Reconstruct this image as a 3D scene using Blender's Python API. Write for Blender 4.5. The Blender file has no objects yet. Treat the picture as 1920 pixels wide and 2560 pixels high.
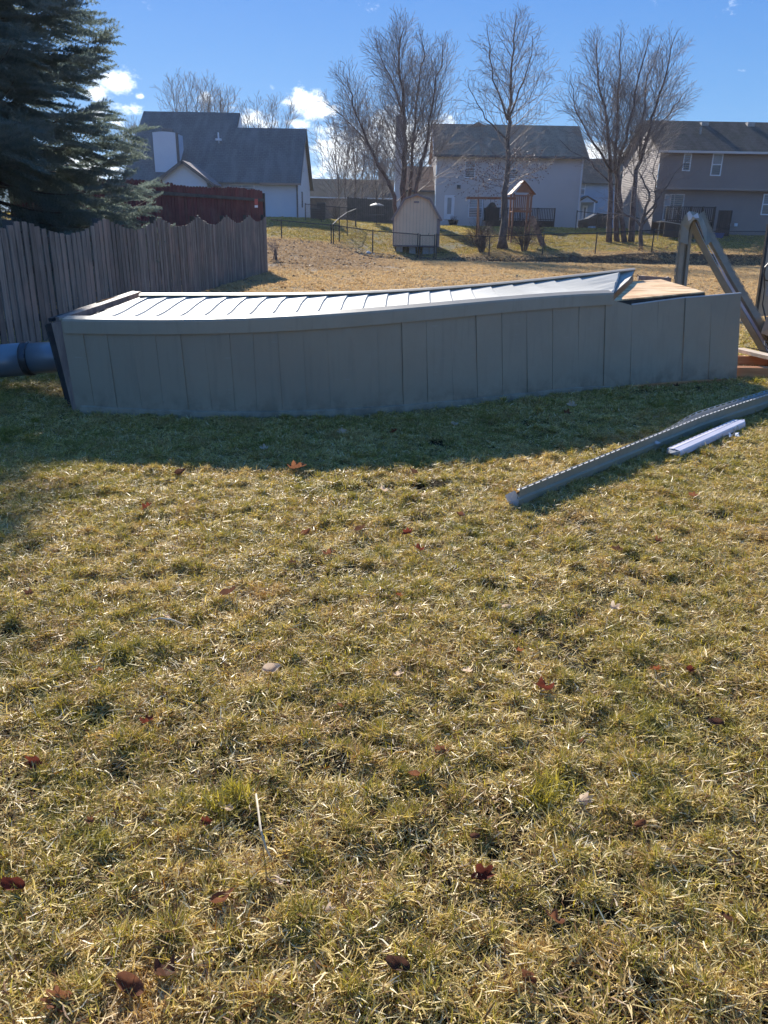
import bpy, math, random
import numpy as np
from mathutils import Vector, Matrix, Euler
random.seed(7); RNG = np.random.default_rng(7)
S = bpy.context.scene
C = S.collection
# ------------------------------------------------------------------ camera
FPX = 1923.; PITCH = math.atan(714/1923.); ROLL = math.radians(1.0); CAMH = 1.55
_fw = np.array([0, math.cos(PITCH), -math.sin(PITCH)]); _r0 = np.array([1., 0, 0]); _u0 = np.cross(_r0, _fw)
_rt = _r0*math.cos(ROLL)+_u0*math.sin(ROLL); _up = -_r0*math.sin(ROLL)+_u0*math.cos(ROLL)
def ray(px, py): return _fw+_rt*(px-960)/FPX+_up*(1280-py)/FPX
def P(px, py, D):
    r = ray(px, py); return np.array([0, 0, CAMH])+r*D/r[1]
def G(px, py, z=0.):
    r = ray(px, py); return np.array([0, 0, CAMH])+r*(z-CAMH)/r[2]
cam = bpy.data.cameras.new('camera'); co = bpy.data.objects.new('camera', cam); C.objects.link(co)
cam.sensor_fit = 'VERTICAL'; cam.sensor_height = 36; cam.lens = 36*FPX/2560; cam.clip_end = 3000; cam.clip_start = .05
co.matrix_world = Matrix(((_rt[0], _up[0], -_fw[0], 0), (_rt[1], _up[1], -_fw[1], 0), (_rt[2], _up[2], -_fw[2], CAMH), (0, 0, 0, 1)))
S.camera = co
# ------------------------------------------------------------------ light
SUN_EL = math.radians(28.); SUN_AZ = math.radians(-16.)     # azimuth from +Y towards +X
w = bpy.data.worlds.new('World'); S.world = w; w.use_nodes = True
S.view_settings.view_transform = 'Standard'; S.view_settings.look = 'None'; S.view_settings.gamma = 1
S.view_settings.use_curve_mapping = False; S.view_settings.exposure = 0.95
sun = bpy.data.lights.new('sun', 'SUN'); so = bpy.data.objects.new('sun', sun); C.objects.link(so)
sun.energy = 5.0; sun.angle = math.radians(.5); sun.color = (1, .94, .84)
sd = Vector((math.sin(SUN_AZ)*math.cos(SUN_EL), math.cos(SUN_AZ)*math.cos(SUN_EL), math.sin(SUN_EL)))
so.rotation_euler = sd.to_track_quat('Z', 'Y').to_euler(); so.location = (0, 0, 30)
SKY_STRENGTH = .075; VEIL = .0003

class NT:
    def __init__(s, nt): s.nt = nt
    def n(s, t, **k):
        nd = s.nt.nodes.new(t)
        for a, b in k.items(): setattr(nd, a, b)
        return nd
    def put(s, sock, v):
        if isinstance(v, bpy.types.NodeSocket): s.nt.links.new(v, sock)
        elif v is not None: sock.default_value = v
    def m(s, op, a, b=None, c=None, clamp=False):
        nd = s.n('ShaderNodeMath', operation=op, use_clamp=clamp)
        s.put(nd.inputs[0], a); s.put(nd.inputs[1], b); s.put(nd.inputs[2], c); return nd.outputs[0]
    def mix(s, f, a, b, bt='MIX'):
        nd = s.n('ShaderNodeMix', data_type='RGBA', blend_type=bt)
        s.put(nd.inputs[0], f)
        for i, v in ((6, a), (7, b)):
            if isinstance(v, tuple) and len(v) == 3: v = v+(1,)
            s.put(nd.inputs[i], v)
        return nd.outputs[2]
    def noise(s, vec, sc, det=4, rough=.55, dim='3D'):
        nd = s.n('ShaderNodeTexNoise', noise_dimensions=dim); s.put(nd.inputs['Vector'], vec)
        nd.inputs['Scale'].default_value = sc; nd.inputs['Detail'].default_value = det; nd.inputs['Roughness'].default_value = rough
        return nd.outputs['Fac']
    def step(s, v, a, b):
        nd = s.n('ShaderNodeMapRange', interpolation_type='SMOOTHSTEP'); s.put(nd.inputs[0], v)
        nd.inputs[1].default_value = a; nd.inputs[2].default_value = b; return nd.outputs[0]
    def mapping(s, vec, scale=(1, 1, 1), rot=(0, 0, 0)):
        nd = s.n('ShaderNodeMapping'); s.put(nd.inputs[0], vec); nd.inputs['Scale'].default_value = scale; nd.inputs['Rotation'].default_value = rot
        return nd.outputs[0]

def build_world():
    t = NT(w.node_tree); nt = w.node_tree; nt.nodes.clear()
    out = t.n('ShaderNodeOutputWorld'); bg = t.n('ShaderNodeBackground')
    sky = t.n('ShaderNodeTexSky', sky_type='NISHITA'); sky.sun_disc = False
    sky.sun_elevation = SUN_EL; sky.sun_rotation = SUN_AZ      # rotation 0 = +Y, clockwise
    sky.altitude = 250; sky.air_density = 1.0; sky.dust_density = 0.15; sky.ozone_density = 3.0
    tc = t.n('ShaderNodeTexCoord').outputs['Generated']
    sp = t.n('ShaderNodeSeparateXYZ'); t.put(sp.inputs[0], tc)
    az = t.m('ARCTAN2', sp.outputs[0], sp.outputs[1]); el = t.m('ARCSINE', sp.outputs[2])
    tint = t.mix(1.0, sky.outputs[0], (.40, .46, .68), 'MULTIPLY')
    up = t.mix(t.step(el, .35, .0), (.52, 2.1, 5.9), (1.6, 3.8, 6.4))      # clear winter blue, paler towards the horizon all round
    skyc = t.mix(.72, tint, up)
    # clouds: small cumulus puffs at set compass bearings, broken up by noise
    blobs = [(295, 205, 42, 36, 1), (245, 235, 45, 26, .85), (310, 275, 75, 20, .9), (290, 300, 36, 22, .85), (245, 285, 70, 26, .8), (230, 420, 80, 50, .9),
             (765, 258, 62, 40, 1.05), (830, 275, 30, 20, .7), (680, 218, 13, 10, .8), (588, 232, 11, 9, .6), (590, 250, 9, 6, .6),
             (840, 245, 25, 12, .5), (640, 300, 60, 28, 1), (740, 310, 32, 16, 1), (590, 272, 40, 12, .6), (510, 240, 22, 20, .8),
             (1010, 350, 130, 70, 1.15), (930, 340, 60, 50, 1.0), (850, 400, 110, 80, 1.0), (820, 330, 40, 30, .6), (1480, 390, 60, 28, 1), (1550, 380, 40, 25, .8),
             (1855, 176, 16, 9, .55), (1915, 182, 20, 8, .5), (410, 180, 16, 12, .4), (1700, 480, 200, 40, .5), (350, 240, 14, 9, .8)]
    cs = t.n('ShaderNodeCombineXYZ'); t.put(cs.inputs[0], t.m('MULTIPLY', az, 1.0)); t.put(cs.inputs[1], t.m('MULTIPLY', el, 1.5))
    nz = t.noise(cs.outputs[0], 20, 10, .68)
    nz2 = t.noise(cs.outputs[0], 7, 3, .5)
    tot = None
    for (px, py, sx, sy, a) in blobs:
        r = ray(px, py); r = r/np.linalg.norm(r); a0 = math.atan2(r[0], r[1]); e0 = math.asin(r[2])
        ra = ray(px+sx, py); rb = ray(px, py-sy); rb = rb/np.linalg.norm(rb)
        wa = abs(math.atan2(ra[0], ra[1])-a0); we = abs(math.asin(rb[2])-e0)
        dx = t.m('DIVIDE', t.m('SUBTRACT', az, a0), wa); dy = t.m('DIVIDE', t.m('SUBTRACT', el, e0), we)
        d2 = t.m('ADD', t.m('MULTIPLY', dx, dx), t.m('MULTIPLY', dy, dy))
        g = t.m('MULTIPLY', t.m('EXPONENT', t.m('MULTIPLY', d2, -.7)), a)
        tot = g if tot is None else t.m('MAXIMUM', tot, g)
    # scattered fair-weather clouds low in the rest of the sky (outside the picture's bearings)
    away = t.step(t.m('ABSOLUTE', az), .6, .8)
    low = t.m('MULTIPLY', t.step(el, .6, .1), t.step(nz2, .52, .7))
    tot = t.m('MAXIMUM', tot, t.m('MULTIPLY', low, away))
    dens = t.step(t.m('ADD', tot, t.m('MULTIPLY', t.m('SUBTRACT', nz, .5), 3.4)), .40, 1.15)
    nz3 = t.noise(cs.outputs[0], 40, 4, .5)
    shade = t.step(t.m('ADD', nz3, t.m('MULTIPLY', tot, .25)), .4, .85)
    cc = t.mix(shade, (7.2, 8.2, 9.6), (11.5, 12.0, 12.4))
    col = t.mix(t.m('MULTIPLY', dens, t.step(el, -.02, .02)), skyc, cc)
    nt.links.new(col, bg.inputs[0]); bg.inputs[1].default_value = SKY_STRENGTH
    nt.links.new(bg.outputs[0], out.inputs[0])
build_world()
# ------------------------------------------------------------------ helpers
def empty(name, loc, label=None, cat=None, group=None):
    o = bpy.data.objects.new(name, None); C.objects.link(o); o.location = tuple(float(v) for v in loc); o.empty_display_size = .1
    tag(o, label, cat, group); return o
def tag(o, label=None, cat=None, group=None, kind=None):
    if label: o['label'] = label
    if cat: o['category'] = cat
    if group: o['group'] = group
    if kind: o['kind'] = kind
    return o
def wloc(o):
    v = np.zeros(3)
    while o: v += np.array(o.location); o = o.parent
    return v
class MB:
    def __init__(s): s.v = []; s.f = []; s.mi = []
    def add(s, vs, fs, m=0):
        b = len(s.v); s.v.extend([tuple(map(float, p)) for p in vs]); s.f.extend([tuple(b+i for i in f) for f in fs]); s.mi.extend([m]*len(fs)); return s
    def box(s, lo, hi, m=0):
        x0, y0, z0 = lo; x1, y1, z1 = hi
        return s.hexa([(x0, y0, z0), (x1, y0, z0), (x1, y1, z0), (x0, y1, z0)], [(x0, y0, z1), (x1, y0, z1), (x1, y1, z1), (x0, y1, z1)], m)
    def hexa(s, a, b, m=0):
        return s.add(list(a)+list(b), [(3, 2, 1, 0), (4, 5, 6, 7), (0, 1, 5, 4), (1, 2, 6, 5), (2, 3, 7, 6), (3, 0, 4, 7)], m)
    def bar(s, p0, p1, wd, ht, up=(0, 0, 1), m=0):     # wd sideways, ht along up, centred on the axis
        p0 = np.array(p0, float); p1 = np.array(p1, float); d = p1-p0; d /= np.linalg.norm(d)
        sd_ = np.cross(d, up); sd_ /= np.linalg.norm(sd_); u = np.cross(sd_, d)
        q = [(-1, -1), (1, -1), (1, 1), (-1, 1)]
        return s.hexa([p0+sd_*wd/2*a+u*ht/2*b for a, b in q], [p1+sd_*wd/2*a+u*ht/2*b for a, b in q], m)
    def tube(s, pts, rad, n=6, m=0, cap=True):
        pts = [np.array(p, float) for p in pts]; rings = []
        if not hasattr(rad, '__len__'): rad = [rad]*len(pts)
        ref = None
        for i, p in enumerate(pts):
            d = pts[min(i+1, len(pts)-1)]-pts[max(i-1, 0)]; d /= (np.linalg.norm(d)+1e-9)
            if ref is None: ref = np.cross(d, (0, 0, 1.) if abs(d[2]) < .9 else (1., 0, 0))
            ref = ref-d*np.dot(ref, d); ref /= (np.linalg.norm(ref)+1e-9); q = np.cross(d, ref)
            rings.append([p+rad[i]*(ref*math.cos(2*math.pi*k/n)+q*math.sin(2*math.pi*k/n)) for k in range(n)])
        vs = [v for r in rings for v in r]; fs = []
        for i in range(len(pts)-1):
            for k in range(n): fs.append((i*n+k, i*n+(k+1) % n, (i+1)*n+(k+1) % n, (i+1)*n+k))
        if cap: fs.append(tuple(range(n-1, -1, -1))); fs.append(tuple((len(pts)-1)*n+k for k in range(n)))
        return s.add(vs, fs, m)
    def prism(s, poly, off, m=0):    # polygon (3-D points) extruded by off
        n = len(poly); off = np.array(off, float); a = [np.array(p, float) for p in poly]; b = [p+off for p in a]
        return s.add(a+b, [tuple(range(n))[::-1], tuple(range(n, 2*n))]+[(i, (i+1) % n, n+(i+1) % n, n+i) for i in range(n)], m)
    def build(s, name, mats, parent=None, smooth=False, loc=None):
        off = wloc(parent) if parent else np.array(loc if loc is not None else (0, 0, 0), float)
        me = bpy.data.meshes.new(name); me.from_pydata([(v[0]-off[0], v[1]-off[1], v[2]-off[2]) for v in s.v], [], s.f)
        if not isinstance(mats, (list, tuple)): mats = [mats]
        for m in mats: me.materials.append(m)
        if len(mats) > 1: me.polygons.foreach_set('material_index', s.mi)
        if smooth: me.polygons.foreach_set('use_smooth', [True]*len(me.polygons))
        me.update(); o = bpy.data.objects.new(name, me); C.objects.link(o)
        if parent: o.parent = parent
        elif loc is not None: o.location = tuple(map(float, loc))
        return o
def recalc(o):
    import bmesh
    b = bmesh.new(); b.from_mesh(o.data); bmesh.ops.recalc_face_normals(b, faces=b.faces); b.to_mesh(o.data); b.free(); return o
def mat(name, c1, c2=None, sc=3., rough=.7, bump=0., bsc=40., spec=.5, stretch=(1, 1, 1), rnd=0., metal=0., detail=5, coat=0., c3=None, sc3=.6, lo=.35, hi=.65):
    m = bpy.data.materials.new(name); m.use_nodes = True; t = NT(m.node_tree); b = m.node_tree.nodes['Principled BSDF']
    pos = t.n('ShaderNodeNewGeometry').outputs['Position']; vec = t.mapping(pos, stretch)
    col = c1+(1,)
    if c2: col = t.mix(t.step(t.noise(vec, sc, detail, .6), lo, hi), c1, c2)
    if c3: col = t.mix(t.step(t.noise(pos, sc3, 3), .45, .7), col, c3)
    if rnd:
        r = t.n('ShaderNodeObjectInfo').outputs['Random']
        f = t.m('ADD', t.m('MULTIPLY', r, 2*rnd), 1-rnd)
        cb = t.n('ShaderNodeCombineColor'); [t.put(cb.inputs[i], f) for i in range(3)]
        col = t.mix(1., col, cb.outputs[0], 'MULTIPLY')
    t.put(b.inputs['Base Color'], col); b.inputs['Metallic'].default_value = metal
    b.inputs['Specular IOR Level'].default_value = spec; b.inputs['Coat Weight'].default_value = coat
    rr = t.m('ADD', t.m('MULTIPLY', t.noise(vec, sc*2.3, 3), .2), rough-.1); t.put(b.inputs['Roughness'], rr)
    if bump:
        bn = t.n('ShaderNodeBump'); bn.inputs['Strength'].default_value = bump; bn.inputs['Distance'].default_value = .02
        t.put(bn.inputs['Height'], t.noise(vec, bsc, 4)); t.put(b.inputs['Normal'], bn.outputs[0])
    return m
def shingle(name, c1, c2, c3=None):
    m = bpy.data.materials.new(name); m.use_nodes = True; t = NT(m.node_tree); b = m.node_tree.nodes['Principled BSDF']
    pos = t.n('ShaderNodeNewGeometry').outputs['Position']
    sp = t.n('ShaderNodeSeparateXYZ'); t.put(sp.inputs[0], pos); cb = t.n('ShaderNodeCombineXYZ')
    t.put(cb.inputs[0], sp.outputs[0]); t.put(cb.inputs[1], t.m('MULTIPLY', sp.outputs[2], 1.3))
    br = t.n('ShaderNodeTexBrick'); t.put(br.inputs[0], cb.outputs[0]); br.inputs['Scale'].default_value = 1.
    br.inputs['Brick Width'].default_value = .33; br.inputs['Row Height'].default_value = .17; br.inputs['Mortar Size'].default_value = .012
    br.inputs['Color1'].default_value = c1+(1,); br.inputs['Color2'].default_value = c2+(1,); br.inputs['Mortar'].default_value = tuple(x*.5 for x in c1)+(1,)
    col = t.mix(t.m('MULTIPLY', t.step(t.noise(pos, .5, 5), .35, .75), .5), br.outputs[0], c3 or c2)
    col = t.mix(t.m('MULTIPLY', t.step(t.noise(t.mapping(pos, (1.6, .4, .25)), 1.2, 4), .4, .7), .4), col, tuple(x*1.5 for x in c2))
    t.put(b.inputs['Base Color'], col); b.inputs['Roughness'].default_value = .95; b.inputs['Specular IOR Level'].default_value = .08
    bn = t.n('ShaderNodeBump'); bn.inputs['Strength'].default_value = .6; bn.inputs['Distance'].default_value = .02
    t.put(bn.inputs['Height'], br.outputs['Fac']); bn.invert = True; t.put(b.inputs['Normal'], bn.outputs[0])
    return m
M = {}
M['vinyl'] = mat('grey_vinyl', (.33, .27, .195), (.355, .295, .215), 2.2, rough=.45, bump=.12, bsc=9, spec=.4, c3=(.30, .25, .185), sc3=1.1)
M['vinyl_top_lit'] = mat('grey_vinyl_sunlit', (.41, .395, .345), (.47, .455, .405), 1.6, rough=.6, bump=.12, bsc=7, spec=.3, c3=(.34, .33, .295), sc3=1.3)  # same siding as the face, paler to carry the sun's gloss in its colour
M['trim'] = mat('trim_vinyl', (.34, .29, .215), (.36, .31, .235), 3, rough=.5, bump=.08, bsc=6, spec=.55)
M['olive'] = mat('olive_vinyl', (.20, .185, .14), (.25, .23, .175), 6, rough=.38, bump=.1, bsc=14, spec=.5)
M['olivel'] = mat('pale_olive_vinyl', (.31, .29, .22), (.36, .335, .26), 6, rough=.42, bump=.1, bsc=14)
M['whitein'] = mat('white_vinyl_core', (.62, .62, .62), (.5, .5, .5), 5, rough=.4)
M['lav'] = mat('pale_vinyl', (.60, .56, .60), (.66, .62, .65), 4, rough=.4, bump=.05)
M['ply'] = mat('plywood', (.90, .60, .30), (.55, .28, .11), 2.2, rough=.6, bump=.3, bsc=14, stretch=(1.0, 7, 5), lo=.44, hi=.58, c3=(.85, .62, .36), sc3=3)
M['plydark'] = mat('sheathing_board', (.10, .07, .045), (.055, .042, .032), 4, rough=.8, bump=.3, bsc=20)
M['stud'] = mat('weathered_stud', (.33, .24, .19), (.20, .14, .12), 5, rough=.7, bump=.25, bsc=20, stretch=(4, 4, .7))
M['lumber'] = mat('fresh_lumber', (.62, .28, .11), (.50, .19, .07), 3, rough=.65, bump=.2, bsc=16, stretch=(.8, 6, 8), rnd=.1)
M['lumberw'] = mat('pale_lumber', (.66, .54, .42), (.55, .42, .30), 3, rough=.6, bump=.2, bsc=16, stretch=(.8, 6, 8))
M['black'] = mat('black_felt', (.018, .018, .02), (.03, .03, .033), 6, rough=.7, bump=.2)
M['blackmetal'] = mat('black_metal', (.03, .035, .042), (.055, .06, .07), 4, rough=.30, spec=.5, metal=.4, bump=.05, bsc=3)
M['flue'] = mat('flue_metal', (.17, .19, .23), (.22, .25, .28), 1.6, rough=.32, spec=.5, metal=.35, bump=.04, bsc=3)
M['cable'] = mat('rubber', (.012, .012, .012), rough=.5)
M['concrete'] = mat('concrete', (.40, .38, .35), (.30, .29, .27), 8, rough=.9, bump=.4, bsc=50)
M['picket'] = mat('weathered_wood', (.21, .192, .168), (.125, .115, .103), 4, rough=.85, bump=.4, bsc=26, stretch=(6, 6, .6), rnd=.32, c3=(.24, .19, .16), sc3=1.6)
M['rail'] = mat('rail_wood', (.08, .075, .07), (.05, .048, .046), 4, rough=.85, bump=.3)
M['redpicket'] = mat('red_stained_wood', (.125, .022, .025), (.085, .018, .021), 3, rough=.75, bump=.3, bsc=26, stretch=(6, 6, .6), rnd=.22, c3=(.13, .045, .042), sc3=2.2)
M['linkfence'] = mat('black_coated_steel', (.018, .02, .022), rough=.35, spec=.5)
M['sidingA'] = mat('pale_blue_siding', (.56, .60, .66), (.60, .64, .69), .7, rough=.5)
M['sidingB'] = mat('grey_siding', (.56, .52, .50), (.59, .55, .53), .6, rough=.5)
M['sidingC'] = mat('taupe_siding', (.25, .195, .17), (.275, .215, .185), .6, rough=.5)
M['sidingD'] = mat('blue_siding', (.28, .36, .46), (.32, .40, .50), .6, rough=.5)
M['brickfar'] = mat('brown_wall', (.16, .12, .10), (.11, .08, .07), 3, rough=.8)
M['roofA'] = shingle('dark_shingle', (.135, .135, .132), (.165, .163, .158))
M['roofB'] = shingle('brown_shingle', (.30, .19, .13), (.37, .245, .17))
M['roofC'] = shingle('charcoal_shingle', (.070, .062, .055), (.10, .088, .078), (.08, .082, .06))
M['roofA_lit'] = shingle('dark_shingle_sunlit', (.24, .20, .19), (.30, .25, .24))  # dark shingle again, with rosy sun reflection put into the colour
M['white'] = mat('white_trim', (.72, .74, .78), (.66, .68, .72), 2, rough=.45)
M['whitewall'] = mat('white_panel', (.56, .60, .68), (.60, .64, .71), .8, rough=.55)
M['dtrim'] = mat('dark_gutter', (.075, .08, .09), rough=.5)
M['glass'] = mat('window_glass', (.045, .055, .065), (.07, .08, .09), .8, rough=.12, spec=.8)
M['glasslt'] = mat('window_blind', (.30, .33, .36), (.22, .25, .28), 1.2, rough=.3, spec=.6)
M['shedwall'] = mat('beige_panel', (.78, .52, .34), (.82, .56, .37), 1.5, rough=.7)
M['shedtrim'] = mat('rose_trim', (.27, .20, .19), (.22, .165, .16), 2, rough=.7)
M['shedroof'] = shingle('shed_shingle', (.15, .105, .09), (.11, .08, .07))
M['cedar'] = mat('cedar', (.30, .14, .075), (.21, .09, .05), 3, rough=.7, stretch=(3, 3, 1))
M['deck'] = mat('dark_stained_wood', (.055, .04, .036), (.035, .028, .026), 3, rough=.8, rnd=.2)
M['bluebin'] = mat('blue_plastic', (.02, .07, .22), rough=.4)
M['carpaint'] = mat('car_paint', (.02, .03, .05), rough=.25, spec=.6, coat=.4)
M['bark'] = mat('bark', (.15, .115, .10), (.09, .07, .06), 6, rough=.85, bump=.5, bsc=18)
M['barkA'] = mat('peeling_bark', (.15, .10, .09), (.07, .05, .048), 5, rough=.85, bump=.5, bsc=14)
M['twig'] = mat('twig_bark', (.27, .22, .205), (.20, .165, .155), 2, rough=.75)
M['twigg'] = mat('grey_twigs', (.30, .24, .21), (.22, .18, .16), 2, rough=.75)
M['redtwig'] = mat('reddish_twigs', (.12, .065, .055), (.08, .045, .04), 2, rough=.75)
M['deadleaf'] = mat('hanging_leaf', (.24, .12, .09), (.16, .08, .06), 2, rough=.6)

def grime(m):
    t = NT(m.node_tree); b = m.node_tree.nodes['Principled BSDF']; src = b.inputs['Base Color'].links[0].from_socket
    pos = t.n('ShaderNodeNewGeometry').outputs['Position']; sp = t.n('ShaderNodeSeparateXYZ'); t.put(sp.inputs[0], pos)
    f = t.m('MULTIPLY', t.step(sp.outputs[2], .30, .0), t.step(t.noise(pos, 7, 5, .65), .38, .66))
    c = t.mix(t.m('MULTIPLY', f, .65), src, (.12, .10, .07))
    st = t.step(t.noise(t.mapping(pos, (9, 9, .8)), 2.2, 4), .52, .75); c = t.mix(t.m('MULTIPLY', st, .22), c, (.17, .15, .12))
    sc_ = t.step(t.noise(t.mapping(pos, (3, 3, 30)), 1.4, 3), .68, .74); c = t.mix(t.m('MULTIPLY', sc_, .25), c, (.42, .38, .33))
    t.put(b.inputs['Base Color'], c)
for k_ in ('vinyl', 'trim'): grime(M[k_])
# ------------------------------------------------------------------ terrain
_FX = [-30, -6.07, -3.2, -.89, 1.73, 2.7, 5.76, 8.77, 11.78, 14.87, 21.5, 40]
_FZ = [.85, .75, .55, .09, -.17, -.15, .05, .17, .24, .42, .40, .4]
def sst(a, b, v):
    t = np.clip((v-a)/(b-a), 0, 1); return t*t*(3-2*t)
def tz(x, y):
    x = np.asarray(x, float); y = np.asarray(y, float)
    zf = np.interp(x, _FX, _FZ); wl = sst(2., -3.5, x) if False else 1-sst(-3.5, 2., x)
    left = zf*sst(27, 46, y)
    right = -.22*sst(36, 44.8, y)+(zf+.22)*sst(45.0, 45.9, y)  # steep bank step shaped so that its face falls in shade
    z = left*wl+right*(1-wl)
    top = 1.62+.42*(1-sst(-8, 3, x))
    far = sst(46, 63, y)**.85
    z = np.where(y > 46, zf+(top-zf)*far, z)
    z = z+.012*np.sin(x*2.1+y*.7)*np.sin(y*1.3-x*.4)*sst(3, 6, y)
    return z
def tzf(x, y): return float(tz(x, y))
def build_ground():
    xs = np.unique(np.concatenate([np.linspace(-400, -40, 20), np.linspace(-40, 45, 140), np.linspace(45, 400, 20)]))
    ys = np.unique(np.concatenate([np.linspace(-60, 0, 10), np.linspace(0, 44, 70), np.linspace(44, 47, 25), np.linspace(47, 75, 45), np.linspace(75, 900, 20)]))
    X, Y = np.meshgrid(xs, ys); Z = tz(X, Y)
    v = np.stack([X, Y, Z], -1).reshape(-1, 3); nx = len(xs); f = []
    for j in range(len(ys)-1):
        for i in range(nx-1): a = j*nx+i; f.append((a, a+1, a+nx+1, a+nx))
    me = bpy.data.meshes.new('ground'); me.from_pydata(v.tolist(), [], f); me.polygons.foreach_set('use_smooth', [True]*len(f)); me.update()
    o = bpy.data.objects.new('ground', me); C.objects.link(o); tag(o, kind='structure'); o['label'] = 'lawn ground with tan dormant turf sloping up to the far yards'
    me.materials.append(ground_mat()); return o
def zone_nodes(t, pos):
    """shared turf zones by place: 0 = near green/straw lawn, dormant tan belt, grey thatch patch, far green yards"""
    sp = t.n('ShaderNodeSeparateXYZ'); t.put(sp.inputs[0], pos); x, y = sp.outputs[0], sp.outputs[1]
    wob = t.m('MULTIPLY', t.m('SUBTRACT', t.noise(pos, .45, 3), .5), 7)
    yw = t.m('ADD', y, wob)
    tan = t.m('MULTIPLY', t.step(yw, 11, 17), t.step(yw, 49.5, 45.5))
    gy = t.m('MULTIPLY', t.step(t.m('ADD', x, t.m('MULTIPLY', wob, .3)), 1.5, -1.0), t.m('MULTIPLY', t.step(yw, 27, 31), t.step(yw, 46, 43)))
    far = t.step(yw, 46, 50)
    return x, y, tan, gy, far
def ground_mat():
    m = bpy.data.materials.new('turf_soil'); m.use_nodes = True; t = NT(m.node_tree); b = m.node_tree.nodes['Principled BSDF']
    pos = t.n('ShaderNodeNewGeometry').outputs['Position']; x, y, tan, gy, far = zone_nodes(t, pos)
    base = t.mix(t.step(t.noise(pos, 9, 5), .4, .65), (.035, .024, .012), (.022, .020, .010))
    tanc = t.mix(t.step(t.noise(pos, 3, 6, .65), .4, .62), (.27, .18, .105), (.19, .14, .08))
    tanc = t.mix(t.step(t.noise(pos, .5, 3), .5, .7), tanc, (.19, .155, .06))
    gyc = t.mix(t.step(t.noise(pos, 5, 6, .7), .4, .62), (.26, .19, .12), (.17, .12, .08))
    farc = t.mix(t.step(t.noise(pos, 1.6, 6, .65), .4, .62), (.12, .12, .045), (.19, .145, .085))
    c = t.mix(tan, base, tanc); c = t.mix(gy, c, gyc); c = t.mix(far, c, farc)
    # leaf-filled ditch along the black fence, with tree shade painted into its colour
    dy = t.m('ABSOLUTE', t.m('SUBTRACT', y, 45.3)); ditch = t.m('MULTIPLY', t.step(dy, 1.0, .3), t.step(x, -1.5, 1.0))
    c = t.mix(t.m('MULTIPLY', ditch, .7), c, (.085, .065, .05))
    t.put(b.inputs['Base Color'], c); b.inputs['Roughness'].default_value = .95; b.inputs['Specular IOR Level'].default_value = .15
    bn = t.n('ShaderNodeBump'); bn.inputs['Strength'].default_value = .9; bn.inputs['Distance'].default_value = .05
    t.put(bn.inputs['Height'], t.noise(pos, 14, 6, .7)); t.put(b.inputs['Normal'], bn.outputs[0])
    return m
build_ground()
# ------------------------------------------------------------------ big mesh from arrays
def np_mesh(name, V, Fq=None, Ft=None, mats=(), col=None, smooth=False):
    me = bpy.data.meshes.new(name); nq = 0 if Fq is None else len(Fq); n3 = 0 if Ft is None else len(Ft)
    me.vertices.add(len(V)); me.vertices.foreach_set('co', V.astype(np.float32).ravel())
    loops = np.concatenate([a.ravel() for a in (Fq, Ft) if a is not None and len(a)]).astype(np.int32)
    me.loops.add(len(loops)); me.loops.foreach_set('vertex_index', loops)
    ls = np.concatenate([np.arange(nq)*4, nq*4+np.arange(n3)*3]).astype(np.int32)
    me.polygons.add(nq+n3); me.polygons.foreach_set('loop_start', ls)
    if smooth: me.polygons.foreach_set('use_smooth', np.ones(nq+n3, bool))
    for m in mats: me.materials.append(m)
    me.update(calc_edges=True)
    if col is not None:
        a = me.attributes.new('col', 'FLOAT_COLOR', 'POINT'); a.data.foreach_set('color', col.astype(np.float32).ravel())
    return me
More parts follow.
